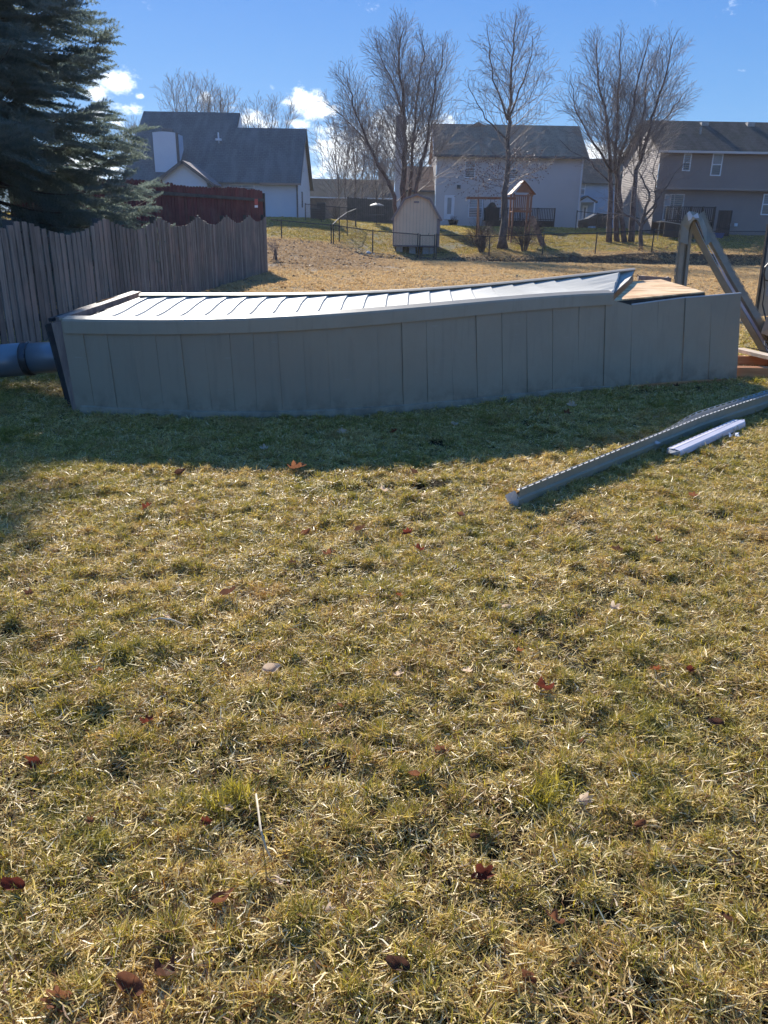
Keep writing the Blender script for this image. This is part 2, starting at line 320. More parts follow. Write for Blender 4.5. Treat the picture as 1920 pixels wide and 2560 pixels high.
# ------------------------------------------------------------------ grass
def grass_mat():
    m = bpy.data.materials.new('grass_blades'); m.use_nodes = True; t = NT(m.node_tree); nt = m.node_tree; b = nt.nodes['Principled BSDF']; out = nt.nodes['Material Output']
    at = t.n('ShaderNodeAttribute', attribute_name='col'); sp = t.n('ShaderNodeSeparateColor'); t.put(sp.inputs[0], at.outputs['Color'])
    k, r2, r3 = sp.outputs[0], sp.outputs[1], sp.outputs[2]      # kind 0 straw..1 green, two randoms
    pos = t.n('ShaderNodeNewGeometry').outputs['Position']; x, y, tan, gy, far = zone_nodes(t, pos)
    n1 = t.noise(pos, 1.5, 3); n2 = t.noise(pos, 9, 3); n0 = t.noise(pos, .45, 2)
    gshift = t.m('ADD', t.m('MULTIPLY', t.m('SUBTRACT', n1, .5), 1.5), t.m('ADD', t.m('MULTIPLY', t.m('SUBTRACT', n2, .5), 1.4), t.m('MULTIPLY', t.m('SUBTRACT', n0, .5), .8)))
    gshift = t.m('SUBTRACT', gshift, t.m('MULTIPLY', tan, 1.1)); gshift = t.m('SUBTRACT', gshift, t.m('MULTIPLY', gy, 1.2)); gshift = t.m('ADD', gshift, t.m('MULTIPLY', far, .02))
    g = t.step(t.m('ADD', k, gshift), .42, .62)
    straw = t.mix(r2, (.60, .43, .13), (.86, .68, .28)); straw = t.mix(t.step(r3, .80, .98), straw, (.90, .80, .54)); straw = t.mix(t.step(r3, .42, .12), straw, (.20, .10, .035))
    straw = t.mix(t.m('MULTIPLY', t.step(t.noise(pos, 3.2, 3), .50, .68), .6), straw, (.48, .29, .11))
    straw = t.mix(t.m('MULTIPLY', tan, .75), straw, t.mix(r2, (.54, .37, .215), (.66, .49, .30)))
    straw = t.mix(t.m('MULTIPLY', gy, .8), straw, (.40, .285, .18))
    green = t.mix(r2, (.165, .15, .032), (.34, .29, .065)); green = t.mix(t.step(r3, .55, .95), green, (.56, .46, .11))
    c = t.mix(g, straw, green)
    t.put(b.inputs['Base Color'], c); t.put(b.inputs['Roughness'], t.m('ADD', t.m('MULTIPLY', t.step(y, 8, 20), .25), .45)); t.put(b.inputs['Specular IOR Level'], t.m('SUBTRACT', .45, t.m('MULTIPLY', t.step(y, 8, 20), .35)))
    tr = t.n('ShaderNodeBsdfTranslucent'); hs = t.n('ShaderNodeHueSaturation'); hs.inputs['Saturation'].default_value = 1.15; hs.inputs['Value'].default_value = 1.25
    t.put(hs.inputs['Color'], c); t.put(tr.inputs[0], hs.outputs[0])
    mx = t.n('ShaderNodeMixShader'); mx.inputs[0].default_value = .34; nt.links.new(b.outputs[0], mx.inputs[1]); nt.links.new(tr.outputs[0], mx.inputs[2]); nt.links.new(mx.outputs[0], out.inputs[0])
    return m
def blades(n, size, lo, hi, wlo, whi, pg, seed, thick=.02, clump=0):
    r = np.random.default_rng(seed)
    p = (r.random((n, 2))-.5)*size
    if clump:
        c = (r.random((clump, 2))-.5)*size; k = r.random(n) < .45; p[k] = c[r.integers(0, clump, k.sum())]+r.normal(0, .018, (k.sum(), 2))
    else: k = np.zeros(n, bool)
    bk = int(10+size*34); bc = (r.random((bk, 2))-.5)*size; br = r.uniform(.018, .055, bk)*(1+size*.4); bh = r.uniform(.4, 1, bk)*thick*1.6
    hz = np.max(bh[None, :]*np.exp(-((p[:, None, :]-bc[None])**2).sum(-1)/br[None, :]**2), 1)
    keep = r.random(n) < .50+.75*hz/(thick*1.3); p = p[keep]; k = k[keep]; hz = hz[keep]; n = len(p)
    green = (r.random(n) < pg) | (k & (r.random(n) < .35))
    L = r.uniform(lo, hi, n)*np.where(green, 1.0, 1.0); az = r.random(n)*2*math.pi
    lean = np.where(green, np.abs(r.normal(.55, .35, n)), np.clip(r.normal(1.32, .28, n), .3, 1.62))
    lean2 = lean+r.uniform(.1, .7, n)*np.where(green, 1, .25)
    z0 = hz*.9+np.where(green, 0, r.random(n)**1.6*thick*.8)
    d = np.stack([np.cos(az), np.sin(az)], 1); wv = np.stack([-np.sin(az), np.cos(az)], 1)
    tw = r.normal(0, .6, n)
    W = r.uniform(wlo, whi, n)
    wd = np.concatenate([wv*np.cos(tw)[:, None], np.sin(tw)[:, None]], 1)*W[:, None]/2
    p0 = np.concatenate([p, z0[:, None]], 1)
    p1 = p0+np.concatenate([d*(np.sin(lean)*L*.5)[:, None], (np.cos(lean)*L*.5)[:, None]], 1)
    az2 = az+r.normal(0, .35, n); d2 = np.stack([np.cos(az2), np.sin(az2)], 1)
    p2 = p1+np.concatenate([d2*(np.sin(lean2)*L*.5)[:, None], (np.cos(lean2)*L*.5)[:, None]], 1)
    p1[:, 2] = np.maximum(p1[:, 2], .001+hz*.4); p2[:, 2] = np.maximum(p2[:, 2], .001)
    V = np.stack([p0-wd, p0+wd, p1-wd*.9, p1+wd*.9, p2], 1).reshape(-1, 3); b = np.arange(n)[:, None]*5
    Fq = np.concatenate([b, b+1, b+3, b+2], 1); Ft = np.concatenate([b+2, b+3, b+4], 1)
    col = np.stack([np.where(green, .75, .25)+r.normal(0, .08, n), r.random(n), r.random(n), np.ones(n)], 1)
    return V, Fq, Ft, np.repeat(col, 5, 0)
GM = grass_mat()
def scatter(name, label, patches, pts):
    col = bpy.data.collections.new(name+'_patches')
    for i, pa in enumerate(patches):
        me = np_mesh(name+'_patch', *pa[:3], mats=[GM], col=pa[3]); col.objects.link(bpy.data.objects.new('%s_patch_%02d' % (name, i), me))
    n = len(pts); me = bpy.data.meshes.new(name); me.vertices.add(n)
    zz = tz(pts[:, 0], pts[:, 1]); V = np.concatenate([pts, zz[:, None]], 1); me.vertices.foreach_set('co', V.astype(np.float32).ravel())
    e = .4; gx = (tz(pts[:, 0]+e, pts[:, 1])-tz(pts[:, 0]-e, pts[:, 1]))/(2*e); gyy = (tz(pts[:, 0], pts[:, 1]+e)-tz(pts[:, 0], pts[:, 1]-e))/(2*e)
    rot = []
    for i in range(n):
        nrm = Vector((-gx[i], -gyy[i], 1)).normalized(); q = Vector((0, 0, 1)).rotation_difference(nrm)
        rot.append((q.to_matrix() @ Matrix.Rotation(random.random()*6.283, 3, 'Z')).to_euler()[:])
    a = me.attributes.new('rot', 'FLOAT_VECTOR', 'POINT'); a.data.foreach_set('vector', np.array(rot, np.float32).ravel())
    a = me.attributes.new('idx', 'INT', 'POINT'); a.data.foreach_set('value', RNG.integers(0, len(patches), n).astype(np.int32))
    a = me.attributes.new('scl', 'FLOAT', 'POINT'); a.data.foreach_set('value', RNG.uniform(.88, 1.2, n).astype(np.float32))
    me.update(); o = bpy.data.objects.new(name, me); C.objects.link(o); tag(o, label, 'grass', kind='stuff'); me.materials.append(GM)
    ng = bpy.data.node_groups.new(name, 'GeometryNodeTree'); ng.interface.new_socket('Geometry', in_out='INPUT', socket_type='NodeSocketGeometry'); ng.interface.new_socket('Geometry', in_out='OUTPUT', socket_type='NodeSocketGeometry')
    N = ng.nodes; L = ng.links; gi = N.new('NodeGroupInput'); go = N.new('NodeGroupOutput'); ip = N.new('GeometryNodeInstanceOnPoints'); ci = N.new('GeometryNodeCollectionInfo')
    ci.inputs['Collection'].default_value = col; ci.inputs['Separate Children'].default_value = True; ci.inputs['Reset Children'].default_value = True
    def attr(nm, ty):
        q = N.new('GeometryNodeInputNamedAttribute'); q.data_type = ty; q.inputs['Name'].default_value = nm; return q.outputs['Attribute']
    L.new(gi.outputs[0], ip.inputs['Points']); L.new(ci.outputs[0], ip.inputs['Instance']); ip.inputs['Pick Instance'].default_value = True
    L.new(attr('idx', 'INT'), ip.inputs['Instance Index']); L.new(attr('scl', 'FLOAT'), ip.inputs['Scale'])
    er = N.new('FunctionNodeEulerToRotation'); L.new(attr('rot', 'FLOAT_VECTOR'), er.inputs[0]); L.new(er.outputs[0], ip.inputs['Rotation'])
    L.new(ip.outputs[0], go.inputs[0]); md = o.modifiers.new('grow', 'NODES'); md.node_group = ng
    return o
def grid_pts(y0, y1, st, slope, extra, jit=.5):
    out = []
    y = y0
    while y < y1:
        hw = slope*max(y, 0)+extra; xs = np.arange(-hw, hw, st)
        for x in xs: out.append((x+random.uniform(-jit, jit)*st, y+random.uniform(-jit, jit)*st))
        y += st
    return np.array(out)
near = [blades(9800, .62, .014, .055, .0016, .0040, .25, 10+i, .023, 12) for i in range(6)]
scatter('near_lawn_grass', 'short matted straw and green grass blades of the near lawn', near, grid_pts(-1.0, 7.6, .36, .60, 3.2))
mid = [blades(6000, .95, .020, .065, .003, .007, .24, 30+i, .03, 18) for i in range(5)]
scatter('middle_lawn_grass', 'matted straw coloured grass behind and around the fallen chimney', mid, grid_pts(7.3, 19, .62, .60, 3.5))
fr = [blades(3800, 1.9, .03, .09, .008, .015, .22, 50+i, .03, 20) for i in range(4)]
scatter('far_lawn_grass', 'dormant tan grass stretching up to the far houses', fr, grid_pts(18.5, 66, 1.35, .58, 5))
# ------------------------------------------------------------------ fallen chimney chase
def pfit(pts, deg): a = np.array(pts, float); c = np.polyfit(a[:, 0], a[:, 1], deg); return lambda x: np.polyval(c, x)
yb = pfit([(190, 1036), (300, 1044), (500, 1052), (720, 1051), (1000, 1036), (1300, 1006), (1500, 981), (1838, 955)], 4)     # lower edge of the long face
yt = pfit([(160, 801), (270, 803), (480, 802), (700, 796), (990, 776), (1300, 749), (1530, 735)], 4)                        # upper edge
yr = pfit([(350, 733), (500, 734), (600, 732), (840, 729), (950, 726), (1064, 721), (1200, 711), (1330, 696), (1450, 686), (1590, 670)], 4)   # rear upper edge
def botp(px): return G(px, float(yb(px)))
def slant(px): return float(np.interp(px, [150, 203, 324, 447, 571, 691, 815, 940, 1253, 1530, 1853], [192, 241, 359, 475, 590, 708, 828, 949, 1257, 1522, 1840]))  # foot pixel of the seam that meets the upper edge at px
def topp(px):
    b = botp(slant(px)); return P(px, float(yt(px)), b[1])
def rearp(px):
    f = botp(slant(min(px, 1600)-60)); return P(px, float(yr(px)), f[1]+1.22+.25*max(0, (px-900)/700))
def faceN(px):
    a = botp(px-40); b = botp(px+40); d = b-a; n = np.array([d[1], -d[0], 0]); return n/np.linalg.norm(n)
base = botp(960)
CH = empty('fallen_chimney', (base[0], base[1], 0), 'long grey siding covered chimney chase lying bent on its side across the lawn', 'fallen chimney')
seams = [(152, 193), (203, 241), (262, 297), (324, 359), (384, 413), (447, 475), (505, 534), (571, 590), (630, 644), (691, 708), (755, 769), (815, 828), (876, 889), (940, 949), (1003, 1009), (1064, 1070), (1125, 1134),
         (1189, 1194), (1253, 1257), (1316, 1318), (1382, 1380), (1448, 1444), (1513, 1508), (1580, 1573), (1646, 1636), (1713, 1703), (1779, 1769), (1853, 1840)]
ysheet = lambda px: np.interp(px, [1500, 1530, 1580, 1645, 1700, 1760, 1853], [770, 770, 763, 754, 746, 742, 734])
def seam_pts(i):
    tx, bx = seams[i]; b = botp(bx)
    if tx > 1530: b = b+np.array([0, 0, .035])
    yy = float(yt(tx))+1 if tx < 1525 else float(ysheet(tx)); t = P(tx, yy, b[1]); return b, t
for i in range(len(seams)-1):
    b0, t0 = seam_pts(i); b1, t1 = seam_pts(i+1)
    if seams[i][0] < 1530 < seams[i+1][0]: pass
    if seams[i][0] == 1513:   # course that passes under the end of the corner trim
        t1 = P(1580, float(ysheet(1580)), b1[1]); t0 = P(1513, float(yt(1513))+10, b0[1])
    n = faceN(seams[i][1]); lf = float(np.interp(seams[i][0], [700, 1000], [1, 0])); hi = (.006 if i % 2 == 0 else .0035)*lf+.010*(1-lf)
    m = MB(); ns = 5; V = []
    for k in range(ns+1):
        f = k/ns; a = b0*(1-f)+t0*f; c = b1*(1-f)+t1*f; wv = .0025*math.sin(3*f+i*1.7)+.002*math.sin(i*2.3)
        g_ = (c-a)/np.linalg.norm(c-a); fl = seams[i][0] > 930; V += [a+n*(wv+(.0045 if fl else 0))+g_*.001, c+n*(wv+(0 if fl else hi)), c-n*.02, a-n*.02+g_*.003]
    F = []
    for k in range(ns):
        o_ = k*4; F += [(o_, o_+1, o_+5, o_+4), (o_+1, o_+2, o_+6, o_+5), (o_+3, o_, o_+4, o_+7)]
    F += [(0, 3, 2, 1), (ns*4, ns*4+1, ns*4+2, ns*4+3)]
    m.add(V, F); recalc(m.build('siding_panel', M['vinyl'], CH))
# courses of the upward side
ts = [(205, 385), (243, 380+18), ]
up = [(190, 352), (243, 380), (301, 428), (355, 476), (417, 525), (478, 575), (536, 624), (594, 674), (655, 722), (716, 773), (775, 822), (836, 871), (895, 922), (957, 971), (1016, 1022), (1075, 1073), (1135, 1123), (1197, 1175),
      (1258, 1225), (1319, 1278), (1384, 1330), (1443, 1382), (1508, 1445), (1530, 1548)]
up[0] = (168, 350)
def up_line(i, ns=8):
    fx, rx = up[i]; f = topp(fx)+np.array([0, .015, -.004]); r = rearp(rx)-np.array([0, .02, .035]); out = []
    bow = float(np.interp(fx, [150, 700, 1050], [.03, .03, .0]))
    for k in range(ns+1):
        t = k/ns; p = f*(1-t)+r*t; p = p+np.array([bow*math.sin(math.pi*2*t)*.6, 0, -.018*math.sin(math.pi*t)]); out.append(p)
    return out
for i in range(len(up)-1):
    A = up_line(i); B = up_line(i+1); V = []; ns = len(A)-1; h = .015 if i < 22 else .01
    for k in range(ns+1):
        t = k/ns; a = A[k]+np.array([0, 0, .002]); c = B[k]+np.array([0, 0, h])
        if i >= 22: c = c+np.array([random.uniform(-.012, .012), random.uniform(-.02, .02), random.uniform(-.006, .02)])
        c2 = B[k]+np.array([.020, 0, .001]); a2 = A[k]-np.array([0, 0, .012])
        V += [a, c, c2+np.array([-.006, 0, 0]), a2]
    F = []
    for k in range(ns):
        o_ = k*4; F += [(o_, o_+1, o_+5, o_+4), (o_+1, o_+2, o_+6, o_+5), (o_+3, o_, o_+4, o_+7)]
    F += [(0, 3, 2, 1), (ns*4, ns*4+1, ns*4+2, ns*4+3)]
    recalc(MB().add(V, F).build('siding_course', M['vinyl_top_lit'], CH))
# crumpled torn siding corner that sticks up at the rear
V = []; F = []
tA = [P(1478, 701, 9.1), P(1520, 688, 9.15), P(1560, 680, 9.2), P(1588, 671, 9.25)]; tB = [P(1490, 716, 8.9), P(1530, 706, 8.9), P(1552, 702, 8.95), P(1580, 688, 9.1)]; tC = [P(1500, 732, 8.2), P(1531, 737, 8.0), P(1546, 722, 8.3), P(1571, 700, 8.8)]
for r_ in (tA, tB, tC): V += r_
for a in range(2):
    for k in range(3): F.append((a*4+k, a*4+k+1, a*4+4+k+1, a*4+4+k))
mm = MB().add(V, F); mm.add([p-np.array([0, 0, .012]) for p in V], [f[::-1] for f in F]); o = mm.build('torn_siding_corner', M['vinyl_top_lit'], CH)
# front upper corner trim, slightly proud, with a lip folded on the top
def sweep(fn, xs, prof_fn, name, mt, parent, closed=True, smooth=False):
    V = []; F = []; n = None
    for x in xs:
        p = fn(x); V += p; n = len(p)
    for i in range(len(xs)-1):
        for k in range(n if closed else n-1): F.append((i*n+k, i*n+(k+1) % n, (i+1)*n+(k+1) % n, (i+1)*n+k))
    if closed: F += [tuple(range(n))[::-1], tuple((len(xs)-1)*n+k for k in range(n))]
    return recalc(MB().add(V, F).build(name, mt, parent, smooth))
def prof_top(px):
    t = topp(px); n = faceN(slant(px)); b = botp(slant(px)); dn = (b-t)/np.linalg.norm(b-t); bk = -n
    h = .100
    return [t+n*.022+dn*h, t+n*.026+np.array([0, 0, -.004]), t+n*.020+np.array([0, 0, .014]), t+bk*.055+np.array([0, 0, .034]), t+bk*.058+np.array([0, 0, .008]), t+n*.006+dn*.004, t+n*.006+dn*h]
sweep(prof_top, list(np.linspace(160, 1530, 46)), None, 'upper_corner_trim', M['trim'], CH)
def prof_bot(px):
    b = botp(px); n = faceN(px); upv = topp(px)-b; upv /= np.linalg.norm(upv); h = .082 if px < 1440 else .082-.03*(px-1440)/100
    if px > 1440: b = b-np.array([0, 0, 0])
    lo = -.012
    return [b+n*.026+upv*lo, b+n*.026+upv*h, b+n*.004+upv*(h+.004), b-n*.03+upv*lo]
sweep(prof_bot, list(np.linspace(204, 1530, 44)), None, 'lower_corner_trim', M['trim'], CH)
def prof_rear(px):
    r = rearp(px); bk = np.array([0, 1., 0])
    return [r-bk*.075-np.array([0, 0, .012]), r-bk*.035+np.array([0, 0, .0]), r+np.array([0, 0, .004]), r+bk*.012-np.array([0, 0, .02]), r+bk*.012-np.array([0, 0, .10]), r-np.array([0, 0, .10]), r-bk*.02-np.array([0, 0, .045])]
sweep(prof_rear, list(np.linspace(352, 1585, 40)), None, 'rear_corner_trim', M['trim'], CH)
# sheathing carcass inside
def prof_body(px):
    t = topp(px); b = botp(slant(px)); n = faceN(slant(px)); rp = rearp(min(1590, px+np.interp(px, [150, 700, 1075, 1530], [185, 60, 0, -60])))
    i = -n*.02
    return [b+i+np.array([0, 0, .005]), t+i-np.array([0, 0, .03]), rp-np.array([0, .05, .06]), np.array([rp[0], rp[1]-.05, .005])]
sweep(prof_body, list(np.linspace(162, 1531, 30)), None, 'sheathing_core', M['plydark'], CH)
# courses on the hidden rear side
for i in range(0, 26, 1):
    x0 = 352+i*(1585-352)/26; x1 = 352+(i+1)*(1585-352)/26; a = rearp(x0); b_ = rearp(x1)
    recalc(MB().hexa([(a[0], a[1]-.03, .01), (b_[0], b_[1]-.03, .01), (b_[0], b_[1]+.006, .01), (a[0], a[1]-.004, .01)],
              [(a[0], a[1]-.03, a[2]-.10), (b_[0], b_[1]-.03, b_[2]-.10), (b_[0], b_[1]+.006, b_[2]-.10), (a[0], a[1]-.004, a[2]-.10)]).build('siding_panel', M['vinyl'], CH))
# open left end: studs, black paper, flashing, plywood edge
MB().bar(P(143, 806, 6.50), P(199, 1036, 6.47), .085, .040, up=(0, 1, 0)).build('end_stud', M['stud'], CH)
MB().bar(P(127, 808, 6.62), P(187, 1033, 6.62), .06, .05, up=(0, 1, 0)).build('building_paper', M['black'], CH)
MB().bar(P(120, 812, 6.72), P(177, 1024, 6.74), .05, .012, up=(0, 1, 0)).build('metal_flashing', M['blackmetal'], CH)
MB().bar(P(150, 801, 6.52), P(344, 735, 7.82), .075, .05).build('top_stud', M['stud'], CH)
MB().bar(P(152, 798, 6.50), P(346, 732, 7.83), .035, .018).build('metal_flashing', M['trim'], CH)
MB().bar(P(125, 800, 6.60), P(335, 731, 7.95), .028, .03).build('building_paper', M['black'], CH)
m = MB().hexa([P(240, 757, 7.3), P(255, 752, 7.3), P(338, 734, 7.95), P(322, 734, 8.05)], [P(240, 755, 7.3), P(255, 749, 7.3), P(338, 731, 7.95), P(322, 732, 8.05)]); recalc(m.build('plywood_edge', M['ply'], CH))
MB().box((-2.76, 6.62, .01), (-2.60, 7.75, .78)).build('building_paper', M['black'], CH)
MB().bar(P(322, 733, 8.0), P(350, 733, 7.9), .05, .02).build('drip_cap', M['blackmetal'], CH)
# bare plywood at the torn right end
pl = [P(1535, 750, 7.98), P(1583, 703, 9.05), P(1652, 698, 9.2), P(1762, 729, 8.40)]
m = MB().hexa([p-np.array([0, 0, .014]) for p in pl], pl); recalc(m.build('plywood_sheet', M['ply'], CH))
q0, q1 = pl[0]-np.array([0, 0, .055]), pl[3]-np.array([0, 0, .05])
MB().bar(q0+np.array([0, .012, 0]), q1+np.array([0, .012, 0]), .035, .075).build('top_plate', M['plydark'], CH)
MB().bar(P(1537, 783, 7.95), P(1572, 781, 7.99), .012, .05).build('building_paper', M['black'], CH)
MB().bar(P(1595, 694, 9.35), P(1676, 700, 9.35), .05, .05).build('rear_stud', M['stud'], CH)
MB().bar(P(1600, 690, 9.6), P(1636, 696, 9.5), .16, .012).build('plywood_scrap', M['ply'], CH)
MB().bar(P(1666, 693, 9.36), P(1667, 700, 9.36), .05, .05, up=(0, 1, 0)).build('rear_stud', M['stud'], CH)
for (a, b_, c, d) in ((1585, 740, 1591, 732), (1547, 757, 1547, 743), (1591, 685, 1600, 693)):
    MB().tube([P(a, b_, 8.4), P(c, d, 8.42)], .004, 5).build('nail', M['blackmetal'], CH)
a = P(1600, 764, 8.04); b_ = P(1851, 734, 8.50)
bx = seam_pts(23); 
pts = [seam_pts(k)[1] for k in range(23, 28)]
for k in range(4): MB().bar(pts[k]+np.array([0, .012, .006]), pts[k+1]+np.array([0, .012, .006]), .016, .010).build('pale_top_edge', M['whitein'], CH)
MB().bar(botp(1530)+np.array([0, .03, .02]), botp(1838)+np.array([0, .03, .015]), .05, .05).build('sill_board', M['lumber'], CH)
# inside framing of the open right end
rb = [np.array([2.6, 9.35]), np.array([3.3, 9.5])]
for (x, y) in ((2.75, 8.7), (3.25, 9.3), (2.3, 9.2)): MB().box((x, y, .02), (x+.04, y+.09, .92)).build('framing_stud', M['lumberw'], CH)
MB().bar((2.35, 8.3, .06), (3.5, 9.2, .06), .09, .04).build('framing_stud', M['lumberw'], CH)
# ------------------------------------------------------------------ flue pipe
fp = [P(-150, 915, 7.15), P(-20, 904.5, 7.2), P(68, 897, 7.2), P(150, 891, 7.2), P(230, 886, 7.2)]
FL = empty('flue_pipe', (fp[1][0], fp[1][1], 0), 'dark shiny round metal flue pipe sticking out of the left end of the fallen chimney', 'pipe')
MB().tube([fp[0], fp[2]], .150, 40).build('pipe_section', M['flue'], FL, True)
MB().tube([fp[2], fp[4]], .142, 40).build('pipe_section', M['flue'], FL, True)
d = (fp[3]-fp[2]); d /= np.linalg.norm(d)
MB().tube([fp[2]-d*.02, fp[2]-d*.015, fp[2]+d*.045, fp[2]+d*.05], [.150, .157, .157, .150], 40).build('joint_band', M['blackmetal'], FL, True)
MB().tube([fp[0]-d*.005, fp[0]-d*1.2+np.array([0, 0, -.12])], .150, 40).build('pipe_section', M['flue'], FL, True)
# ------------------------------------------------------------------ vinyl corner trims
def frame_path(pts, upv=(0, 0, 1)):
    out = []
    for i, p in enumerate(pts):
        d = pts[min(i+1, len(pts)-1)]-pts[max(i-1, 0)]; d = d/np.linalg.norm(d); s_ = np.cross(d, upv); s_ /= np.linalg.norm(s_); u = np.cross(s_, d); out.append((p, d, s_, u))
    return out
def resample(ctrl, n):
    ctrl = [np.array(c, float) for c in ctrl]; ds = [0]
    for a, b in zip(ctrl, ctrl[1:]): ds.append(ds[-1]+np.linalg.norm(b-a))
    tt = np.linspace(0, ds[-1], n); A = np.array(ctrl); return [np.array([np.interp(t, ds, A[:, k]) for k in range(3)]) for t in tt]
def sheet(frames, prof, name, mt, parent, skip=None, scale=None, noise=0):
    V = []; F = []; n = len(prof)
    for i, (p, d, s_, u) in enumerate(frames):
        k = scale[i] if scale else 1
        for (a, b) in prof: V.append(p+s_*a*k+u*b*k+(np.array([random.uniform(-noise, noise) for _ in range(3)]) if noise else 0))
    for i in range(len(frames)-1):
        for k in range(n-1):
            if skip and skip(i, k): continue
            F.append((i*n+k, i*n+k+1, (i+1)*n+k+1, (i+1)*n+k))
    return MB().add(V, F).build(name, mt, parent)
def trim_piece(parent, ctrl, prof, hem, inner, n, upv=(0, 0, 1), mt='olive', scale=None):
    fr_ = frame_path(resample(ctrl, n), upv)
    sheet(fr_, prof, 'trim_face', M[mt], parent, scale=scale)
    sheet(fr_, hem, 'nailing_hem', M[mt], parent, skip=lambda i, k: k == 1 and i % 3 != 0, scale=scale)
    if inner: sheet(fr_, inner, 'inner_or_backing', M['whitein'], parent)
lc = [G(1282, 1274), G(1434, 1210), G(1586, 1147), G(1738, 1084), G(1840, 1048), G(1935, 1016), G(2050, 977)]
lc = [p+np.array([0, 0, .022]) for p in lc]; NL = 230; lsc = [.80+.22*min(1, i/NL*1.6) for i in range(NL)]
LT = empty('lying_corner_trim', lc[1], 'long olive grey perforated corner trim strip lying kinked across the grass', 'siding trim')
pr = [(.036, .0), (.050, .060), (.028, .067), (.046, .130)]
trim_piece(LT, lc, pr, [(.046, .130), (.046, .134), (.045, .142), (.044, .148)], None, NL, mt='olivel', scale=lsc)
sheet(frame_path(resample(lc, NL)), [(.042, .133), (.018, .133)], 'inner_or_backing', M['whitein'], LT, scale=lsc)  # white strip added behind the slots so the dashes look sunlit
fr0 = frame_path(resample(lc, NL)); sheet(fr0, [(.044, .128), (.0, .08), (-.03, .02), (-.05, .0)], 'back_flange', M['olive'], LT, scale=lsc)
isc = [min(1, .45+i*.02) for i in range(100)]; fr_ = frame_path(resample([lc[2]*.9+lc[3]*.1, lc[3], lc[4], lc[5], lc[6]], 100))
sheet(fr_, [(-.03, .0), (-.05, .05), (-.055, .095), (-.055, .118)], 'inner_or_backing', M['whitein'], LT, scale=isc)
sheet(fr_, [(-.055, .118), (-.056, .122), (-.057, .132), (-.058, .136)], 'nailing_hem', M['whitein'], LT, skip=lambda i, k: k == 1 and i % 3 != 0, scale=isc)
e0 = lc[0]; V = [e0+np.array(v) for v in ((.03, -.005, 0), (-.02, .0, .0), (-.05, .02, .06), (-.015, .0, .045), (.0, -.01, .10), (.03, -.01, .06))]
MB().add(V, [(0, 1, 3, 5), (1, 2, 3), (3, 2, 4), (3, 4, 5)]).build('torn_end', M['whitein'], LT)
# short pale piece
a = G(1680, 1150); b_ = G(1844, 1075); a[2] = .066; b_[2] = .070
SP = empty('short_trim_piece', (a+b_)/2*np.array([1, 1, 0]), 'short pale lavender piece of boxed trim lying beside the long olive strip', 'siding trim')
fr_ = frame_path(resample([a, b_], 14))
sheet(fr_, [(.056, -.03), (.052, .0), (.045, .012), (.005, .018), (0, .012), (-.005, .018), (-.048, .012), (-.052, -.03)], 'top_face', M['lav'], SP)
dd = (b_-a)/np.linalg.norm(b_-a); sx = np.cross(dd, (0, 0, 1))
MB().add([a+sx*.056+np.array([0, 0, -.04]), a-sx*.05+np.array([0, 0, -.03]), a-sx*.05+np.array([0, 0, .012]), a-dd*.05+np.array([0, 0, -.005]), a+sx*.05+np.array([0, 0, .01])], [(0, 3, 4), (0, 1, 3), (1, 2, 3), (3, 2, 4)]).build('end_flap', M['concrete'], SP)
MB().add([b_+sx*.05, b_-sx*.05+dd*.02, b_-sx*.02-dd*.05+np.array([0, 0, .01]), b_+sx*.02+dd*.06+np.array([0, 0, .015])], [(0, 3, 2), (2, 3, 1)]).build('end_flap', M['lav'], SP)
# folded upright trim
ap = P(1727, 545, 10.3)
f0 = P(1693, 820, 10.2); f0[2] = 0.0
BT = empty('folded_corner_trim', f0, 'olive grey corner trim folded into an upside down V standing behind the plywood', 'siding trim')
upv = (0, -1, 0)
leg1 = [f0, P(1703, 710, 10.26), P(1711, 630, 10.3), P(1717, 580, 10.3), P(1723, 556, 10.3), P(1734, 541, 10.3)]
l1s = [.78]*40
f1 = frame_path(resample(leg1, 40), upv)
sheet(f1, [(-.085, -.05), (-.07, .0), (-.02, .035)], 'trim_face', M['olive'], BT, scale=l1s)
sheet(f1, [(-.02, .035), (-.005, -.03), (.03, -.028)], 'trim_channel', M['olive'], BT, scale=l1s)
sheet(f1, [(.03, -.028), (.035, .03), (.085, .02)], 'trim_face', M['olive'], BT, scale=l1s)
sheet(f1, [(-.085, -.05), (-.093, -.055), (-.10, -.058), (-.108, -.06)], 'nailing_hem', M['olive'], BT, skip=lambda i, k: k == 1 and i % 2 != 0, scale=l1s)
leg2 = [P(1738, 540, 10.3), P(1760, 590, 10.3), P(1820, 700, 10.2), P(1880, 800, 10.1), P(1935, 895, 10.0)]
f2 = frame_path(resample(leg2, 60), upv)
sheet(f2, [(.11, .0), (.10, .01), (.045, .035)], 'trim_face', M['olive'], BT)
sheet(f2, [(.045, .035), (.02, -.02)], 'trim_channel', M['olive'], BT)
sc = [max(0, min(1, (i-12)/14)) for i in range(60)]
V = []; F = []
for i, (p, d, s_, u) in enumerate(f2): V += [p+s_*.02-u*.02, p+s_*(.02-.055*sc[i])-u*(.02)]
sheet(f2, [(.02, -.02), (-.012, -.024)], 'inner_or_backing', M['lav'], BT, scale=[max(.3, s) for s in sc])
sheet(f2, [(-.012, -.024), (-.03, .03), (-.10, .012)], 'trim_face', M['olive'], BT)
sheet(f2, [(-.10, .012), (-.107, .012), (-.112, .012), (-.118, .012)], 'nailing_hem', M['olive'], BT, skip=lambda i, k: k == 1 and i % 3 != 0)
